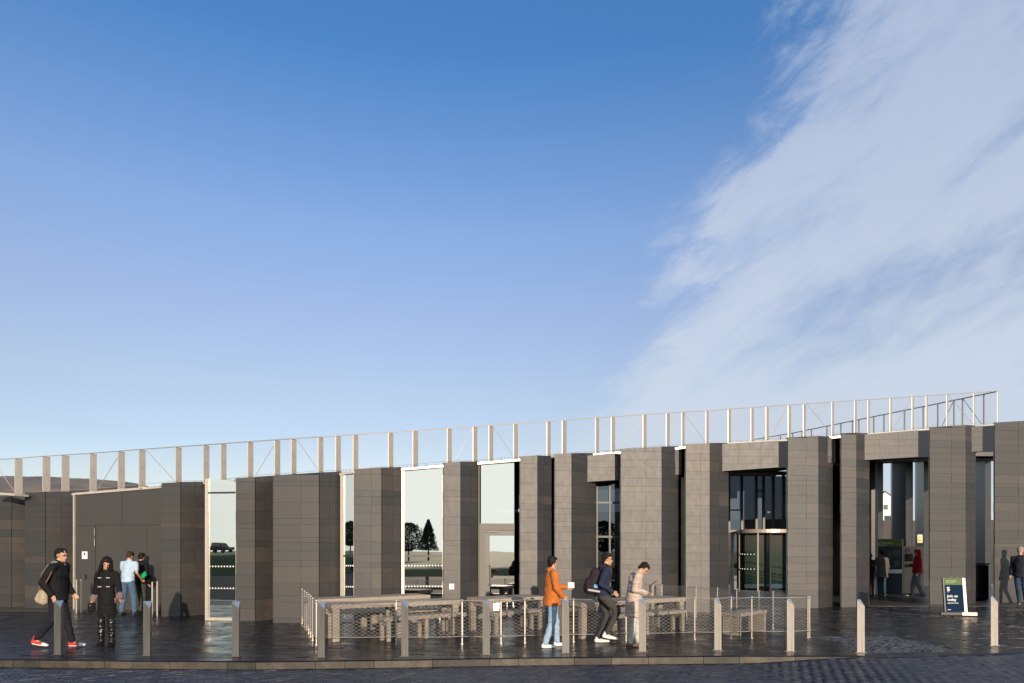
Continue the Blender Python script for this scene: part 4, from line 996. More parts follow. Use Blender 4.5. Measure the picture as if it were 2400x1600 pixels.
# ================================================================== FAR HOUSE
hs = thing('white_house', 'white gabled house on the hillside seen between the far piers', 'house', (PX(2070, 150).x, 150, 7.5))
bm = bmesh.new(); hw = 4.6
vs = [bm.verts.new(v) for v in ((-3.2, 0, 0), (5.2, 0, 0), (5.2, 0, 4.0), (1.0-.6, 0, 7.1), (-3.2, 0, 4.2), (-3.2, 9, 0), (5.2, 9, 0), (5.2, 9, 4.0), (1.0-.6, 9, 7.1), (-3.2, 9, 4.2))]
bm.faces.new(vs[:5]); bm.faces.new(vs[5:][::-1])
for i in range(5): bm.faces.new((vs[i], vs[(i+1) % 5], vs[(i+1) % 5+5], vs[i+5]))
wl = obj('wall', bm, M['white'], hs)
bm = bmesh.new(); wall(bm, (-3.5, -.15), (.4, -.15), (4.05, 7.15), (4.3, 7.4), -9.3, 0); wall(bm, (.4, -.15), (5.5, -.15), (7.15, 3.85), (7.4, 4.1), -9.3, 0); obj('roof', bm, mat('slate_roof', (.06, .06, .07), .6), hs)
bm = bmesh.new(); wall(bm, (.1, -.05), (1.0, -.05), 3.3, 4.4, -.1, 0); wn = obj('window', bm, M['frame_dark'], hs)
bm = bmesh.new(); wall(bm, (.2, -.05), (2.6, -.05), 0.3, 2.0, -.1, 0); wn = obj('window', bm, M['frame_grey'], hs)
bm = bmesh.new(); wall(bm, (.35, -.1), (2.45, -.1), .45, 1.85, -.04, 0); obj('pane', bm, M['glass_dark'], wn)

# ================================================================== BEHIND THE CAMERA (seen reflected in the glazing)
M['bark'] = mat('bark', (.05, .04, .03), .9); M['leaves'] = mat('dark_leaves', (.03, .045, .02), .8, var=.4)
def tree(x, y, h, rad, conic, lab, seed):
    r = random.Random(seed); z0 = gz(x, y); t = thing('tree', lab, 'tree', (x, y, z0))
    bm = bmesh.new(); tube(bm, (0, 0, -.2), (0, 0, h*.7), .09*h/4, 8, .03)
    for k in range(7):
        a = r.uniform(0, 6.28); z = h*r.uniform(.25, .6); tube(bm, (0, 0, z), (math.cos(a)*rad*.6, math.sin(a)*rad*.6, z+h*.2), .03, 5, .01)
    obj('trunk', bm, M['bark'], t)
    rw = Raw()
    for k in range(5200):
        zt = r.random(); z = h*(.25+.75*zt); rr_ = rad*((1-zt)**.8 if conic else math.sqrt(max(.02, 1-(2*zt-1)**2)))
        a = r.uniform(0, 6.28); q = rr_*r.random()**.5*(1+.3*noise.noise(Vector((math.cos(a)*2, math.sin(a)*2, z+seed))))
        c = Vector((math.cos(a)*q, math.sin(a)*q, z)); s = r.uniform(.08, .20); kk = len(rw.v)
        for _ in range(3): rw.v.append(c+Vector((r.uniform(-s, s), r.uniform(-s, s), r.uniform(-s, s))))
        rw.f.append((kk, kk+1, kk+2))
    obj('crown', (rw.v, rw.f), M['leaves'], t)
    return t
def refl(px, Yv, i):
    A, B = seg(i); V = Vector(((px-CX)/FP*Yv, Yv)); u = (B-A).normalized(); n = Vector((u.y, -u.x)); q = V-n*2*(V-A).dot(n); return q.x, q.y
x, y = refl(958, 95, 5); tree(x, y, 5.2, 2.4, False, 'broad dark tree on the bank across the road', 1)
x, y = refl(1004, 95, 5); tree(x, y, 5.6, 1.5, True, 'pointed dark tree on the bank across the road', 2)
x, y = refl(821, 90, 4); tree(x, y, 4.2, 1.6, False, 'small round tree on the bank across the road', 3)
tree(8, -48, 5.0, 2.2, False, 'bushy tree on the bank right of the parked pickup', 5)
x, y = refl(513, 120, 2)
ps = thing('pickup_truck', 'dark pickup truck parked on the bank across the road', 'truck', (x, y, gz(x, y)), R(6))
M['carpaint'] = mat('dark_car_paint', (.02, .025, .04), .25)
bm = bmesh.new(); prism(bm, [(-2.6, -.9), (2.6, -.9), (2.6, .9), (-2.6, .9)], .45, 1.0); bevel(bm, .08, 2); obj('body', bm, M['carpaint'], ps)
bm = bmesh.new(); vs = []
prof = [(-1.0, 1.0), (-.75, 1.68), (.75, 1.72), (1.5, 1.0)]
for yy in (-.78, .78): vs.append([bm.verts.new((a, yy, b)) for a, b in prof])
bm.faces.new(vs[0]); bm.faces.new(vs[1][::-1])
for i in range(4): bm.faces.new((vs[0][i], vs[0][(i+1) % 4], vs[1][(i+1) % 4], vs[1][i]))
cb = obj('cab', bm, M['carpaint'], ps)
for yy in (-.785, .785):
    for a in ((-.78, .05), (.15, .95)):
        g = bmesh.new(); box(g, ((a[0]+a[1])/2, yy, 1.35), (a[1]-a[0], .015, .45)); obj('side_window', g, M['glass_dark'], cb)
for xx in (-1.7, 1.7):
    for yy in (-.85, .85):
        g = bmesh.new(); tube(g, (xx, yy-.12, .38), (xx, yy+.12, .38), .38, 20); wh = obj('wheel', g, M['black'], ps)
        g = bmesh.new(); tube(g, (xx, yy-.125, .38), (xx, yy+.125, .38), .2, 14); obj('rim', g, M['steel'], wh)

# ================================================================== PEOPLE
M['skin'] = mat('skin', (.52, .30, .20), .5, var=.06, vscale=8)
M['hair'] = mat('black_hair', (.012, .009, .008), .62, ior=1.3, bump=.6, bscale=60, stretch=(1, 1, .25))
M['hair_brown'] = mat('brown_hair', (.035, .022, .015), .62, ior=1.3, bump=.6, bscale=60, stretch=(1, 1, .25))
def cloth(n, c, r=.85, **k): return mat(n, c, r, ior=1.35, var=.14, vscale=12, bump=.4, bscale=28, sheen=(.12 if max(c) > .1 else 0), **k)
M['c_black'] = cloth('black_cloth', (.007, .007, .008)); M['c_navytr'] = cloth('navy_trousers', (.010, .011, .018)); M['c_greyhood'] = cloth('grey_hood', (.20, .21, .22))
M['c_polo'] = cloth('pale_blue_cotton', (.42, .54, .68)); M['c_jeans'] = cloth('blue_denim', (.06, .12, .20)); M['c_ljeans'] = cloth('light_denim', (.30, .42, .55)); M['c_cream'] = cloth('cream_trousers', (.52, .50, .46))
M['c_orange'] = cloth('orange_jacket_cloth', (.50, .14, .025), .7); M['c_navy'] = cloth('navy_hoodie_cloth', (.018, .026, .06)); M['c_dgrey'] = cloth('dark_grey_trousers', (.055, .052, .048)); M['c_beige'] = cloth('beige_coat_cloth', (.52, .41, .35), .7)
M['c_grey'] = cloth('grey_coat_cloth', (.12, .10, .10)); M['c_red'] = cloth('red_jacket_cloth', (.50, .012, .03)); M['c_lgrey'] = cloth('light_grey_trousers', (.25, .26, .29)); M['c_bean'] = cloth('grey_pink_knit', (.36, .28, .29)); M['c_djeans'] = cloth('dark_denim', (.025, .05, .09))
M['c_check'] = cloth('dark_check_wool', (.02, .02, .03)); M['c_white'] = cloth('white_collar', (.65, .65, .66)); M['fur'] = mat('fur_cuff', (.20, .13, .13), .9, var=.5, vscale=60, bump=1, bscale=90)
M['boot'] = mat('shiny_black_leather', (.010, .010, .011), .3, bump=.35, bscale=10, stretch=(1, 1, 2.2)); M['shoe_white'] = mat('white_trainer', (.75, .75, .74), .5); M['shoe_red'] = mat('red_trainer', (.55, .03, .02), .5); M['shoe_brown'] = mat('brown_shoe', (.13, .075, .05), .6)
M['shoe_dark'] = mat('dark_shoe', (.03, .03, .032), .5); M['bag_tan'] = mat('tan_patterned_bag', (.36, .30, .21), .7, var=.3, vscale=40, bump=.5, bscale=60); M['strap'] = mat('brown_strap', (.10, .04, .025), .5); M['pack'] = cloth('dark_backpack', (.030, .020, .024)); M['lips'] = mat('lips', (.36, .14, .11), .5); M['eye'] = mat('eye_dark', (.01, .01, .01), .2)
M['greenbag'] = mat('green_plastic', (.0, .35, .12), .4); M['blue_tag'] = mat('blue_tag', (.05, .35, .6), .5); M['grey_tag'] = mat('pale_band', (.5, .45, .45), .6)

def cap(bm, p0, r0, p1, r1, side=(1, 0, 0), n=14):
    """closed tapered capsule with elliptical section; r = (across side axis, across the other)"""
    p0 = Vector(p0); p1 = Vector(p1); r0 = r0 if isinstance(r0, tuple) else (r0, r0); r1 = r1 if isinstance(r1, tuple) else (r1, r1)
    d = p1-p0; ln = max(1e-5, d.length); d = d/ln; sd_ = Vector(side); u = sd_-d*sd_.dot(d)
    if u.length < .05: u = d.orthogonal()
    u.normalize(); v = d.cross(u); rings = []
    m0, m1 = min(r0), min(r1)
    for (c, r, off, s) in ((p0, r0, -m0*.92, .38), (p0, r0, -m0*.6, .8), (p0, r0, 0, 1), (p1, r1, 0, 1), (p1, r1, m1*.6, .8), (p1, r1, m1*.92, .38)):
        rings.append([bm.verts.new(c+d*off+(u*math.cos(t)*r[0]+v*math.sin(t)*r[1])*s) for t in [2*math.pi*i/n for i in range(n)]])
    for a, b in zip(rings, rings[1:]):
        for i in range(n): bm.faces.new((a[i], a[(i+1) % n], b[(i+1) % n], b[i]))
    bm.faces.new(rings[0][::-1]); bm.faces.new(rings[-1])
def flat(bm, p0, r0, p1, r1, side=(1, 0, 0), n=18):
    """tapered elliptical drum with flat ends: hems, cuffs, waistbands"""
    p0 = Vector(p0); p1 = Vector(p1); d = (p1-p0).normalized(); sd_ = Vector(side); u = (sd_-d*sd_.dot(d)).normalized(); v = d.cross(u)
    rr = [[bm.verts.new(c+u*math.cos(t)*r[0]+v*math.sin(t)*r[1]) for t in [2*math.pi*i/n for i in range(n)]] for c, r in ((p0, r0), (p1, r1))]
    for i in range(n): bm.faces.new((rr[0][i], rr[0][(i+1) % n], rr[1][(i+1) % n], rr[1][i]))
    bm.faces.new(rr[0][::-1]); bm.faces.new(rr[1])
def chain(bm, pts, side=(1, 0, 0)):
    for a, b in zip(pts, pts[1:]): cap(bm, a[0], a[1], b[0], b[1], side)
def fuse(name, build, m, parent, voxel=.011, smooth=4, fold=0., fscale=9., seed=0, stretch=(1, 1, .5), label=None):
    bm = bmesh.new(); build(bm); bmesh.ops.recalc_face_normals(bm, faces=bm.faces[:])
    me = bpy.data.meshes.new('t'); bm.to_mesh(me); bm.free(); o = bpy.data.objects.new('t', me); COL.objects.link(o)
    md = o.modifiers.new('r', 'REMESH'); md.mode = 'VOXEL'; md.voxel_size = voxel
    ms = o.modifiers.new('s', 'SMOOTH'); ms.iterations = smooth; ms.factor = .5
    dg = bpy.context.evaluated_depsgraph_get(); res = bpy.data.meshes.new_from_object(o.evaluated_get(dg)); bpy.data.objects.remove(o)
    if fold:
        ns = [v.normal.copy() for v in res.vertices]
        for v, nn in zip(res.vertices, ns):
            q = Vector((v.co.x*stretch[0], v.co.y*stretch[1], v.co.z*stretch[2]))*fscale+Vector((seed*3.1, 0, 0))
            v.co += nn*(noise.noise(q)+.5*noise.noise(q*2.3))*fold
    res.materials.clear(); res.materials.append(m); res.name = name
    for p in res.polygons: p.use_smooth = True
    o = link(bpy.data.objects.new(name, res), parent)
    if label: o['label'] = label
    return o
V3 = Vector
def hand(bm, w, d, side, thumb, s):
    """palm, four fingers and a thumb; w wrist, d direction of the hand, side = across the knuckles, curl towards palm"""
    d = d.normalized(); u = (side-d*side.dot(d)).normalized(); n = d.cross(u)*thumb
    cap(bm, w, (.026*s, .019*s), w+d*.075*s, (.038*s, .014*s), u)
    for i, (l, off) in enumerate(((.070, .030), (.080, .010), (.074, -.010), (.058, -.029))):
        b = w+d*.078*s+u*off*thumb*s; k = b+(d*.9+n*.25).normalized()*l*.5*s; e = k+(d*.55+n*.8).normalized()*l*.5*s
        cap(bm, b, .0088*s, k, .0082*s, u, 8); cap(bm, k, .0082*s, e, .0072*s, u, 8)
    b = w+d*.02*s+u*.024*thumb*s; k = b+(d*.7+u*.6*thumb+n*.3).normalized()*.045*s; e = k+(d*.9+u*.1*thumb+n*.5).normalized()*.034*s
    cap(bm, b, .012*s, k, .0105*s, u, 8); cap(bm, k, .0105*s, e, .0085*s, u, 8)
def person(label, px, py, Ht, face, pose, wear, group=None, foot=0.0):
    p = G(px, py); s = Ht/1.75
    t = thing('person', label, 'person', (p.x, p.y, foot), math.atan2(-face[0], face[1]), group)
    J = dict(pel=(0, 0, .95), wai=(0, 0, 1.12), che=(0, .0, 1.30), nec=(0, -.01, 1.47), hea=(0, .02, 1.615),
             shR=(.185, 0, 1.41), elR=(.225, -.03, 1.13), wrR=(.23, .05, .89), shL=(-.185, 0, 1.41), elL=(-.225, -.03, 1.13), wrL=(-.23, .05, .89),
             hiR=(.092, 0, .92), knR=(.10, .02, .50), anR=(.105, -.01, .085), hiL=(-.092, 0, .92), knL=(-.10, .02, .50), anL=(-.105, -.01, .085),
             toR=(.12, .17, .03), toL=(-.12, .17, .03))
    lean = pose.pop('lean', 0.0); look = pose.pop('look', (0, 0, 0))
    if lean:
        for k in ('wai', 'che', 'nec', 'hea', 'shR', 'elR', 'wrR', 'shL', 'elL', 'wrL'):
            q = J[k]; a = lean*(1 if k != 'wai' else .5); dz_ = q[2]-.95; J[k] = (q[0], q[1]*math.cos(a)+dz_*math.sin(a), .95+dz_*math.cos(a)-q[1]*math.sin(a))
    J.update(pose); J = {k: V3(v)*s for k, v in J.items()}
    HR = Matrix.Rotation(R(look[0]), 3, 'Z') @ Matrix.Rotation(R(-look[1]), 3, 'X') @ Matrix.Rotation(R(look[2]), 3, 'Y')
    def h(x, y, z): return J['hea']+HR @ (V3((x, y, z))*s)
    hx = HR @ V3((1, 0, 0)); g = wear.get('girl', 0)
    def body(bm):
        # head
        cap(bm, h(0, -.028, .035), (.074*s, .082*s), h(0, .012, .045), (.072*s, .08*s), hx)
        cap(bm, h(0, .030, .01), (.062*s, .055*s), h(0, .050, -.062), (.040*s, .034*s), hx)   # face to jaw
        cap(bm, h(0, .070, -.085), .022*s, h(0, .078, -.088), .018*s, hx)                    # chin
        cap(bm, h(0, .086, .015), .010*s, h(0, .108, -.024), .0135*s, hx)                    # nose
        cap(bm, h(0, .089, -.052), (.020*s, .009*s), h(0, .091, -.056), (.018*s, .008*s), hx)  # mouth
        cap(bm, h(-.03, .080, .030), .012*s, h(.03, .080, .030), .012*s, (0, 0, 1))            # brow
        for sx in (-1, 1): cap(bm, h(sx*.076, -.008, .02), (.008*s, .016*s), h(sx*.074, -.012, -.025), (.007*s, .011*s), hx)
        cap(bm, J['nec']-V3((0, 0, .03*s)), .058*s, h(0, -.012, -.07), .052*s, hx)
        cap(bm, J['che'], (.15*s, .095*s), J['nec']-V3((0, 0, .05*s)), (.12*s, .07*s))
        cap(bm, J['wai'], (.12*s, .09*s), J['che'], (.145*s, .095*s)); cap(bm, J['pel'], (.135*s, .095*s), J['wai'], (.12*s, .09*s))
        for c, sg in (('R', 1), ('L', -1)):
            cap(bm, J['sh'+c], .052*s, J['el'+c], .038*s); cap(bm, J['el'+c], .038*s, J['wr'+c], .025*s)
            d = J.get('ha'+c, None); d = (J['wr'+c]-J['el'+c]) if d is None else d
            hand(bm, J['wr'+c], d, J.get('hs'+c, V3((0, 1, 0))), 1 if c == 'R' else -1, s)
            cap(bm, J['hi'+c], .078*s, J['kn'+c], .052*s); cap(bm, J['kn'+c], .050*s, J['an'+c], .036*s); cap(bm, J['an'+c]-V3((0, 0, .02*s)), .026*s, J['to'+c], .016*s)
    fuse('body', body, wear.get('skin', M['skin']), t, .0095*s, 3)
    bm = bmesh.new()
    for sx in (-1, 1): bmesh.ops.create_uvsphere(bm, u_segments=8, v_segments=6, radius=.0115*s, matrix=Matrix.Translation(h(sx*.030, .0835, .012)))
    obj('eyes', bm, M['eye'], t, smooth=True)
    if wear.get('glasses'):
        bm = bmesh.new()
        for sx in (-1, 1):
            c = h(sx*.033, .100, .010); prev = None
            for k in range(13):
                a = 2*math.pi*k/12; q = h(sx*.033+.024*math.cos(a), .101, .010+.018*math.sin(a))
                if prev is not None: tube(bm, prev, q, .0026*s, 5)
                prev = q
            tube(bm, h(sx*.057, .100, .014), h(sx*.078, -.005, .022), .0026*s, 5)
        tube(bm, h(-.009, .102, .012), h(.009, .102, .012), .0026*s, 5); obj('glasses', bm, M['strap'], t)
    # trousers
    b = wear.get('tb', 1.0)
    def trousers(bm):
        cap(bm, J['pel']+V3((0, 0, .05*s)), (.135*s, .100*s), J['pel']-V3((0, 0, .03*s)), (.142*s, .108*s))
        for c in 'RL':
            cap(bm, J['hi'+c], (.088*s*min(b, 1.05), .100*s), J['kn'+c], .068*s*b, (1, 0, 0)); cap(bm, J['kn'+c], .066*s*b, J['an'+c].lerp(J['kn'+c], .05), .052*s*b)
    fuse('trousers', trousers, wear['trousers'], t, .012*s, 4, .010*s, 8, 1, (1, 1, 2.2))
    # shoes
    for c in 'RL':
        a = J['an'+c]; to = J['to'+c]; dr_ = (to-a); fl = V3((dr_.x, dr_.y, 0)).normalized(); sl_ = V3((fl.y, -fl.x, 0)); heel = a-fl*.045*s; heel.z = a.z-.05*s
        def shoe(bm):
            tt = to.copy(); cap(bm, heel+V3((0, 0, .005)), (.036*s, .032*s), (heel+tt)/2+V3((0, 0, .008*s)), (.042*s, .034*s), sl_); cap(bm, (heel+tt)/2+V3((0, 0, .008*s)), (.043*s, .033*s), tt+fl*.03*s, (.036*s, .022*s), sl_)
            cap(bm, heel, .038*s, a+V3((0, 0, .03*s)), .040*s)
        so_ = fuse('shoe', shoe, wear['shoes'], t, .009*s, 3)
        if wear.get('sole'):
            def sole(bm): q = V3((0, 0, -.022*s)); cap(bm, heel+q, (.042*s, .013*s), (heel+to)/2+q*.9, (.047*s, .013*s), sl_); cap(bm, (heel+to)/2+q*.9, (.047*s, .013*s), to+fl*.035*s+q*.4, (.040*s, .012*s), sl_)
            fuse('sole', sole, wear['sole'], so_, .008*s, 1)
        if wear.get('toecap'):
            fuse('toe_cap', lambda bm: cap(bm, (heel+to)*.5*.35+to*.65+V3((0, 0, .012*s)), (.045*s, .030*s), to+fl*.034*s, (.038*s, .022*s), sl_), wear['toecap'], so_, .008*s, 1)
        if wear.get('boots'):
            def bt(bm): cap(bm, a, .052*s, a.lerp(J['kn'+c], .5), .068*s); cap(bm, a.lerp(J['kn'+c], .5), .068*s, a.lerp(J['kn'+c], .98), .074*s)
            fuse('boot', bt, M['boot'], t, .009*s, 2, .012*s, 14, 5, (1, 1, 2))
    # top
    tk_ = wear.get('thick', 1.0); hem = wear.get('hem', .86)*s; flare = wear.get('flare', 1.0); fold = wear.get('fold', .012)
    def top(bm):
        cap(bm, J['che']+V3((0, 0, .03*s)), (.172*s*tk_, .118*s*tk_), J['nec']-V3((0, 0, .045*s)), (.130*s*tk_, .085*s*tk_))
        cap(bm, J['wai'], (.155*s*tk_, .120*s*tk_), J['che'], (.175*s*tk_, .125*s*tk_))
        pe = J['pel']; flat(bm, V3((pe.x, pe.y, (hem if hem > .8*s else .80*s))), (.174*s*tk_*flare, .155*s*tk_*flare), J['wai'], (.160*s*tk_, .124*s*tk_))
        if hem < .8*s: flat(bm, V3((pe.x, pe.y, hem)), (.190*s*tk_*flare, .16*s*tk_*flare), V3((pe.x, pe.y, .90*s)), (.172*s*tk_*flare, .138*s*tk_*flare))
        for c in 'RL':
            sh, el_, wr = J['sh'+c], J['el'+c], J['wr'+c]
            if wear.get('short'): cap(bm, sh, .070*s*tk_, sh.lerp(el_, .62), .062*s*tk_)
            else: cap(bm, sh, .070*s*tk_, el_, .057*s*tk_); cap(bm, el_, .057*s*tk_, el_.lerp(wr, .97), .045*s*tk_)
        cap(bm, J['shR'], .066*s*tk_, J['shL'], .066*s*tk_, (0, 1, 0))
        if wear.get('collar', 1): cap(bm, J['nec']-V3((0, 0, .02*s)), (.078*s, .074*s), J['nec']+V3((0, .005, .02*s)), (.068*s, .064*s))
    fuse('coat' if hem < .8*s else ('shirt' if wear.get('short') else 'jacket'), top, wear['top'], t, .012*s, 4, fold*s, wear.get('fsc', 7), int(px) % 17, wear.get('fst', (1, 1, 1.6)))
    # hair
    ht = wear.get('hair', 'short')
    if ht == 'short':
        def hr(bm):
            cap(bm, h(0, -.040, .045), (.081*s, .080*s), h(0, .012, .068), (.077*s, .060*s), hx); cap(bm, h(0, -.058, .05), (.074*s, .056*s), h(0, -.066, -.050), (.060*s, .034*s), hx)
            for k in range(16):
                rk = random.Random(k+int(px)); a = rk.uniform(-.065, .065); b0 = rk.uniform(-.07, .03); cap(bm, h(a, b0, .108), .017*s, h(a*1.15, b0+.035, .128-abs(a)*.45-max(0, b0)*.5), .009*s, hx, 8)
            for k in range(6):
                a = -.055+.022*k; cap(bm, h(a, .03, .095), .015*s, h(a*1.05, .074, .060+.012*((k*37) % 3-1)), .008*s, hx, 8)
            for sx in (-1, 1): cap(bm, h(sx*.070, -.030, .050), (.016*s, .040*s), h(sx*.072, -.012, -.002), (.010*s, .022*s), hx)
        fuse('hair', hr, wear.get('haircol', M['hair']), t, .0085*s, 2, .007*s, 30, 2)
    elif ht == 'long':
        def hr(bm):
            cap(bm, h(0, -.035, .05), (.090*s, .088*s), h(0, .020, .068), (.084*s, .066*s), hx)
            for sx in (-1, 1):
                cap(bm, h(sx*.070, .01, .06), (.030*s, .055*s), h(sx*.090, .015, -.09), (.034*s, .050*s), hx); cap(bm, h(sx*.090, .015, -.09), (.034*s, .05*s), h(sx*.11, .04, -.25), (.040*s, .035*s), hx); cap(bm, h(sx*.11, .04, -.25), (.04*s, .035*s), h(sx*.10, .07, -.36), (.022*s, .016*s), hx)
            cap(bm, h(0, -.07, .03), (.085*s, .05*s), h(0, -.09, -.26), (.10*s, .045*s), hx)
        fuse('hair', hr, M['hair'], t, .010*s, 2, .010*s, 22, 2, (2, 2, .35))
    elif ht == 'beanie':
        fuse('beanie', lambda bm: (cap(bm, h(0, -.035, .055), (.088*s, .088*s), h(0, .010, .075), (.086*s, .078*s), hx), cap(bm, h(0, -.02, .035), (.089*s, .095*s), h(0, -.018, .050), (.089*s, .095*s), hx)), M['c_bean'], t, .009*s, 2, .004, 40)
    elif ht == 'hood':
        fuse('hood', lambda bm: (cap(bm, h(0, -.045, .03), (.098*s, .090*s), h(0, .015, .06), (.093*s, .072*s), hx), cap(bm, h(0, -.06, 0), (.095*s, .06*s), h(0, -.05, -.12), (.095*s, .075*s), hx)), wear['top'], t, .010*s, 3, .008, 12)
    if wear.get('hoodroll'):
        fuse('hood', lambda bm: (cap(bm, J['nec']+V3((-.05, -.05, .0))*s, .050*s, J['nec']+V3((.05, -.05, .0))*s, .050*s, (0, 0, 1)), cap(bm, J['nec']+V3((-.075, -.02, .015))*s, .036*s, J['nec']+V3((-.055, .06, -.02))*s, .026*s), cap(bm, J['nec']+V3((.075, -.02, .015))*s, .036*s, J['nec']+V3((.055, .06, -.02))*s, .026*s)), wear['hoodroll'], t, .010*s, 3, .008, 16)
    if wear.get('scarf'):
        fuse('collar', lambda bm: cap(bm, J['nec']+V3((0, .025, -.035))*s, (.072*s, .060*s), J['nec']+V3((0, .03, .02))*s, (.062*s, .055*s)), wear['scarf'], t, .009*s, 3, .006, 20)
    return t, J, s
def held(name, label, cat, t):
    o = thing(name, label, cat, t.location, t.rotation_euler.z); return o

# 1 walking man, left
t, J, s = person('young man in black walking right with a tan shoulder bag and red trainers', 134, 1516, 1.76, (1, .05), dict(lean=.07, look=(-12, 8, 0),
    knL=(-.09, .10, .50), anL=(-.09, .21, .09), toL=(-.09, .38, .035), knR=(.10, .0, .50), anR=(.10, -.30, .16), toR=(.10, -.14, .055),
    elR=(.24, -.10, 1.15), wrR=(.20, .02, .93), elL=(-.24, .0, 1.14), wrL=(-.18, .17, .95)), dict(trousers=M['c_navytr'], shoes=M['shoe_red'], sole=M['shoe_white'], toecap=M['shoe_white'], top=M['c_black'], hem=.82, thick=1.12, glasses=1, hoodroll=M['c_greyhood'], tb=1.0))
b = held('shoulder_bag', 'tan patterned shoulder bag hanging behind the walking man in black', 'bag', t)
fuse('bag_body', lambda bm: (cap(bm, V3((.20, -.14, .83)), (.06, .105), V3((.21, -.10, .98)), (.045, .085), (1, 0, 0)), cap(bm, V3((.20, -.19, .86)), (.05, .07), V3((.20, -.16, .95)), (.045, .06), (1, 0, 0))), M['bag_tan'], b, .010, 3, .012, 10)
bm = bmesh.new(); pts__ = [V3((.22, -.12, 1.0)), V3((.275, -.02, 1.16)), V3((.25, .06, 1.34)), V3((.17, .06, 1.49)), V3((.14, -.06, 1.47)), V3((.20, -.14, 1.3)), V3((.21, -.18, 1.0))]
for a_, b_ in zip(pts__, pts__[1:]): tube(bm, a_, b_, .012, 6)
obj('strap', bm, M['strap'], b)
# 2 woman
t, J, s = person('woman with long black hair in a short black coat and shiny knee boots', 251, 1510, 1.60, (.12, -1), dict(look=(24, 24, -8),
    shL=(-.165, 0, 1.40), shR=(.165, 0, 1.40), elL=(-.235, .03, 1.16), wrL=(-.29, .11, .95), elR=(.215, -.02, 1.15), wrR=(.21, .09, .90), knR=(.10, .02, .5), knL=(-.09, .03, .5), anR=(.11, -.01, .085), anL=(-.09, -.01, .085), toR=(.13, .16, .03), toL=(-.07, .17, .03)),
    dict(trousers=M['c_black'], shoes=M['boot'], boots=1, top=M['c_black'], hem=.60, thick=.95, flare=1.0, hair='long', hoodroll=M['c_black'], tb=.85))
for c in 'RL':
    wv = J['wr'+c]; e_ = J['el'+c]
    fuse('fur_cuff', lambda bm: cap(bm, wv.lerp(e_, .02), .058, wv.lerp(e_, .22), .062), M['fur'], t, .010, 1, .014, 45)
bm = bmesh.new()
for z in (1.22, 1.06):
    for x in (-.07, .07): tube(bm, (x-.03, .125, z), (x+.03, .125, z), .009, 6)
obj('toggles', bm, M['grey_tag'], t, kind='stuff')
b = held('camera_bag', 'black camera case hanging from the woman in the black coat', 'bag', t)
wq = J['wrR']
fuse('case', lambda bm: cap(bm, wq+V3((.02, .03, -.17)), (.07, .055), wq+V3((.02, .02, -.07)), (.06, .05)), M['c_black'], b, .010, 2)
bm = bmesh.new(); tube(bm, wq+V3((.02, .02, -.07)), V3((.19, .06, 1.15)), .006, 5); tube(bm, V3((.19, .06, 1.15)), V3((.07, .12, 1.36)), .006, 5); obj('strap', bm, M['c_black'], b)
# 3 polo man
t, J, s = person('man in a pale blue polo shirt and jeans seen from behind at the metal wall', 300, 1441, 1.70, (.1, 1), dict(lean=.10, look=(0, 26, 0), elR=(.27, -.02, 1.16), wrR=(.24, .20, 1.00), elL=(-.20, .08, 1.15), wrL=(-.08, .26, 1.08),
    knR=(.15, .03, .5), anR=(.19, -.01, .085), toR=(.21, .17, .03), knL=(-.15, .03, .5), anL=(-.19, -.01, .085), toL=(-.21, .17, .03)), dict(trousers=M['c_jeans'], shoes=M['shoe_dark'], top=M['c_polo'], short=1, hem=.90, thick=1.04, haircol=M['hair_brown'], tb=1.12))
b = held('green_bag', 'bright green plastic bag held by the man in the pale blue polo', 'bag', t)
fuse('bag_body', lambda bm: (cap(bm, V3((.26, .25, 1.02)), (.055, .05), V3((.28, .27, 1.12)), (.04, .03)), cap(bm, V3((.22, .27, 1.06)), .04, V3((.30, .27, 1.06)), .045, (0, 0, 1))), M['greenbag'], b, .009, 2, .018, 22)
# 4 dark person beside him
t, J, s = person('person in a black jacket standing close beside the man in the polo shirt', 329, 1435.5, 1.66, (.2, 1), dict(lean=.05, look=(10, 15, 0)), dict(trousers=M['c_dgrey'], shoes=M['shoe_dark'], top=M['c_black'], hem=.84, thick=1.0, tb=.95))
b = held('small_bag', 'small black bag at the hip of the person in black by the wall', 'bag', t)
fuse('bag_body', lambda bm: cap(bm, V3((.27, .0, .86)), (.06, .10), V3((.27, .0, 1.0)), (.05, .09)), M['c_black'], b, .010, 2)
# 5 orange jacket
t, J, s = person('man in an orange jacket and light blue jeans looking away to the right', 1293, 1515, 1.62, (1, .22), dict(look=(28, 0, 0), elR=(.23, .02, 1.14), wrR=(.20, .16, .98), elL=(-.22, .10, 1.15), wrL=(-.16, .33, 1.13),
    knR=(.10, -.02, .5), anR=(.12, -.16, .085), toR=(.13, .01, .03), knL=(-.10, .10, .5), anL=(-.10, .13, .085), toL=(-.10, .30, .03)), dict(trousers=M['c_ljeans'], shoes=M['shoe_white'], sole=M['shoe_white'], top=M['c_orange'], hem=.80, thick=1.13, scarf=M['c_white'], hoodroll=M['c_orange'], tb=1.18))
b = held('leaflet', 'white leaflet held out by the man in the orange jacket', 'leaflet', t)
bm = bmesh.new(); c_ = J['wrL']+V3((.04, .08, .04)); box(bm, c_, (.004, .10, .105), Matrix.Rotation(R(-14), 3, 'Z')); tag_ = obj('sheet', bm, M['paper'], b)
bm = bmesh.new(); box(bm, c_+V3((.012, 0.01, .0)), (.004, .10, .10), Matrix.Rotation(R(-18), 3, 'Z')); obj('sheet', bm, M['paper'], b)
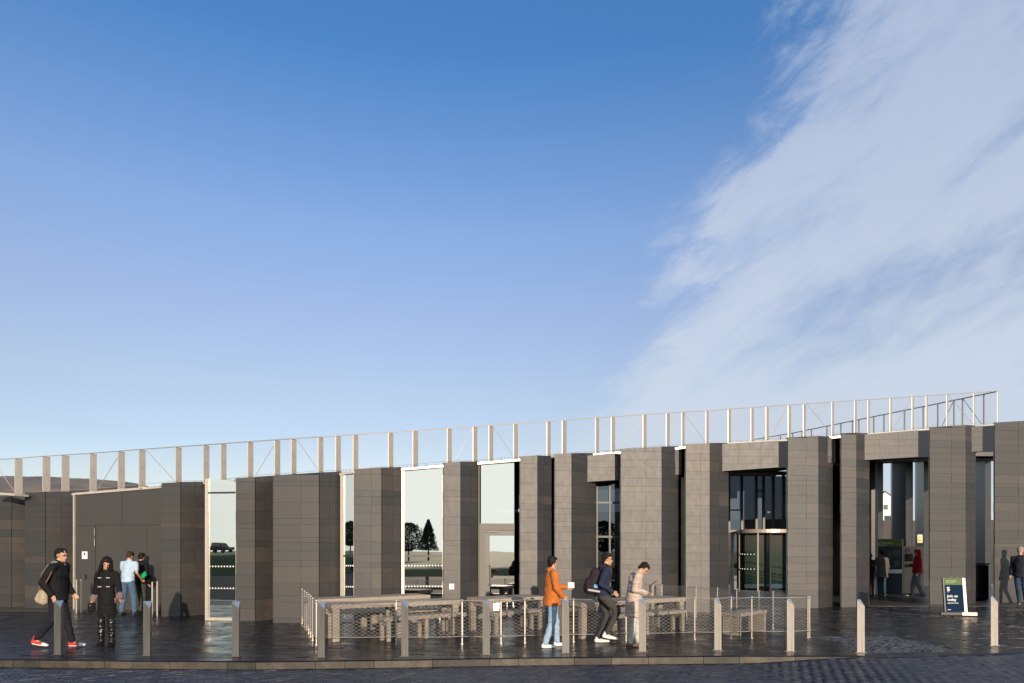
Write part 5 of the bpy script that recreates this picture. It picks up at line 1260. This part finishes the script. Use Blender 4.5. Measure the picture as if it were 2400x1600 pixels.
# 6 navy hoodie with backpack
t, J, s = person('young man in a navy hoodie and glasses striding right with bent knees', 1412, 1506, 1.68, (1, 0), dict(lean=.10, look=(0, 6, 0), pel=(0, .0, .93), elR=(.24, -.06, 1.15), wrR=(.20, .16, 1.0), elL=(-.24, .0, 1.16), wrL=(-.18, .2, 1.0),
    hiR=(.09, 0, .91), knR=(.09, .27, .60), anR=(.09, .06, .20), toR=(.09, .24, .10), hiL=(-.09, 0, .91), knL=(-.09, .10, .50), anL=(-.09, -.07, .09), toL=(-.09, .10, .03)),
    dict(trousers=M['c_dgrey'], shoes=M['shoe_white'], sole=M['shoe_white'], top=M['c_navy'], hem=.90, thick=1.05, glasses=1, scarf=M['c_white'], hoodroll=M['c_navy'], tb=1.0))
b = held('backpack', 'dark full backpack with a blue tag on the back of the navy hoodie', 'backpack', t)
fuse('pack_body', lambda bm: (cap(bm, V3((0, -.19, 1.02)), (.15, .13), V3((0, -.12, 1.30)), (.13, .10)), cap(bm, V3((0, -.27, 1.0)), (.12, .09), V3((0, -.24, 1.15)), (.11, .08))), M['pack'], b, .011, 3, .012, 10)
bm = bmesh.new(); box(bm, (.155, -.14, 1.06), (.012, .07, .06)); obj('tag', bm, M['blue_tag'], b)
fuse('band', lambda bm: cap(bm, V3((.13, -.27, .99)), .022, V3((.15, -.08, .96)), .022), M['grey_tag'], b, .008, 1)
for sx in (-1, 1):
    bm = bmesh.new(); q = [V3((sx*.10, -.06, 1.36)), V3((sx*.105, .04, 1.47)), V3((sx*.12, .15, 1.40)), V3((sx*.13, .15, 1.25)), V3((sx*.15, .02, 1.10))]
    for a_, b_ in zip(q, q[1:]): tube(bm, a_, b_, .016, 6)
    obj('strap', bm, M['pack'], b)
# 7 beige coat
t, J, s = person('person in a long beige padded coat with head bowed over a phone', 1485, 1514, 1.56, (1, .0), dict(lean=.10, look=(0, 52, 0), hea=(0, .20, 1.56), nec=(0, .08, 1.45), elR=(.22, -.02, 1.14), wrR=(.13, .22, 1.08), elL=(-.22, .0, 1.14), wrL=(-.10, .24, 1.08),
    knR=(.09, -.02, .5), anR=(.09, -.10, .085), toR=(.09, .07, .03), knL=(-.09, .06, .5), anL=(-.09, .10, .085), toL=(-.09, .27, .03)), dict(trousers=M['c_cream'], shoes=M['shoe_brown'], top=M['c_beige'], hem=.60, thick=1.16, flare=.93, hoodroll=M['c_beige'], tb=1.12, fold=.02, fsc=6, fst=(.6, .6, 3.2)))
b = held('phone', 'dark phone held low by the person in the beige coat', 'phone', t)
bm = bmesh.new(); box(bm, (0, .34, 1.12), (.075, .15, .01), Matrix.Rotation(R(35), 3, 'X')); obj('phone_body', bm, M['screen'], b)
# 8, 9 inside the porch
person('person in a dark grey coat reading the map board, seen from behind', 2067, 1394.5, 1.72, (-.1, 1), dict(look=(5, 5, 0), elL=(-.26, .1, 1.15), wrL=(-.2, .3, 1.2)), dict(trousers=M['c_djeans'], shoes=M['shoe_dark'], sole=M['shoe_white'], top=M['c_grey'], hem=.72, thick=1.12, flare=1.1, tb=1.05))
t, J, s = person('person in a red hooded jacket and light grey trousers at the ticket machine', 2150, 1396, 1.78, (-1, .25), dict(lean=-.02, look=(0, 10, 0), knR=(.10, .1, .5), anR=(.1, .15, .085), toR=(.1, .32, .03), anL=(-.1, -.15, .085), toL=(-.1, .02, .03), elR=(.24, .0, 1.15), wrR=(.2, .2, 1.15)), dict(trousers=M['c_lgrey'], shoes=M['shoe_dark'], sole=M['shoe_white'], top=M['c_red'], hem=.86, thick=1.15, hair='hood', tb=1.3))
# 10 right edge
person('man in a grey beanie and dark checked jacket walking left at the right edge', 2392, 1414, 1.83, (-.75, -.66), dict(look=(0, 8, 0), knR=(.04, .12, .5), anR=(.0, .16, .085), toR=(-.02, .33, .03), knL=(-.10, .02, .5), anL=(-.08, -.22, .10), toL=(-.08, -.05, .03)), dict(trousers=M['c_djeans'], shoes=M['c_navy'], sole=M['shoe_white'], top=M['c_check'], hem=.82, thick=1.08, hair='beanie', tb=1.05))
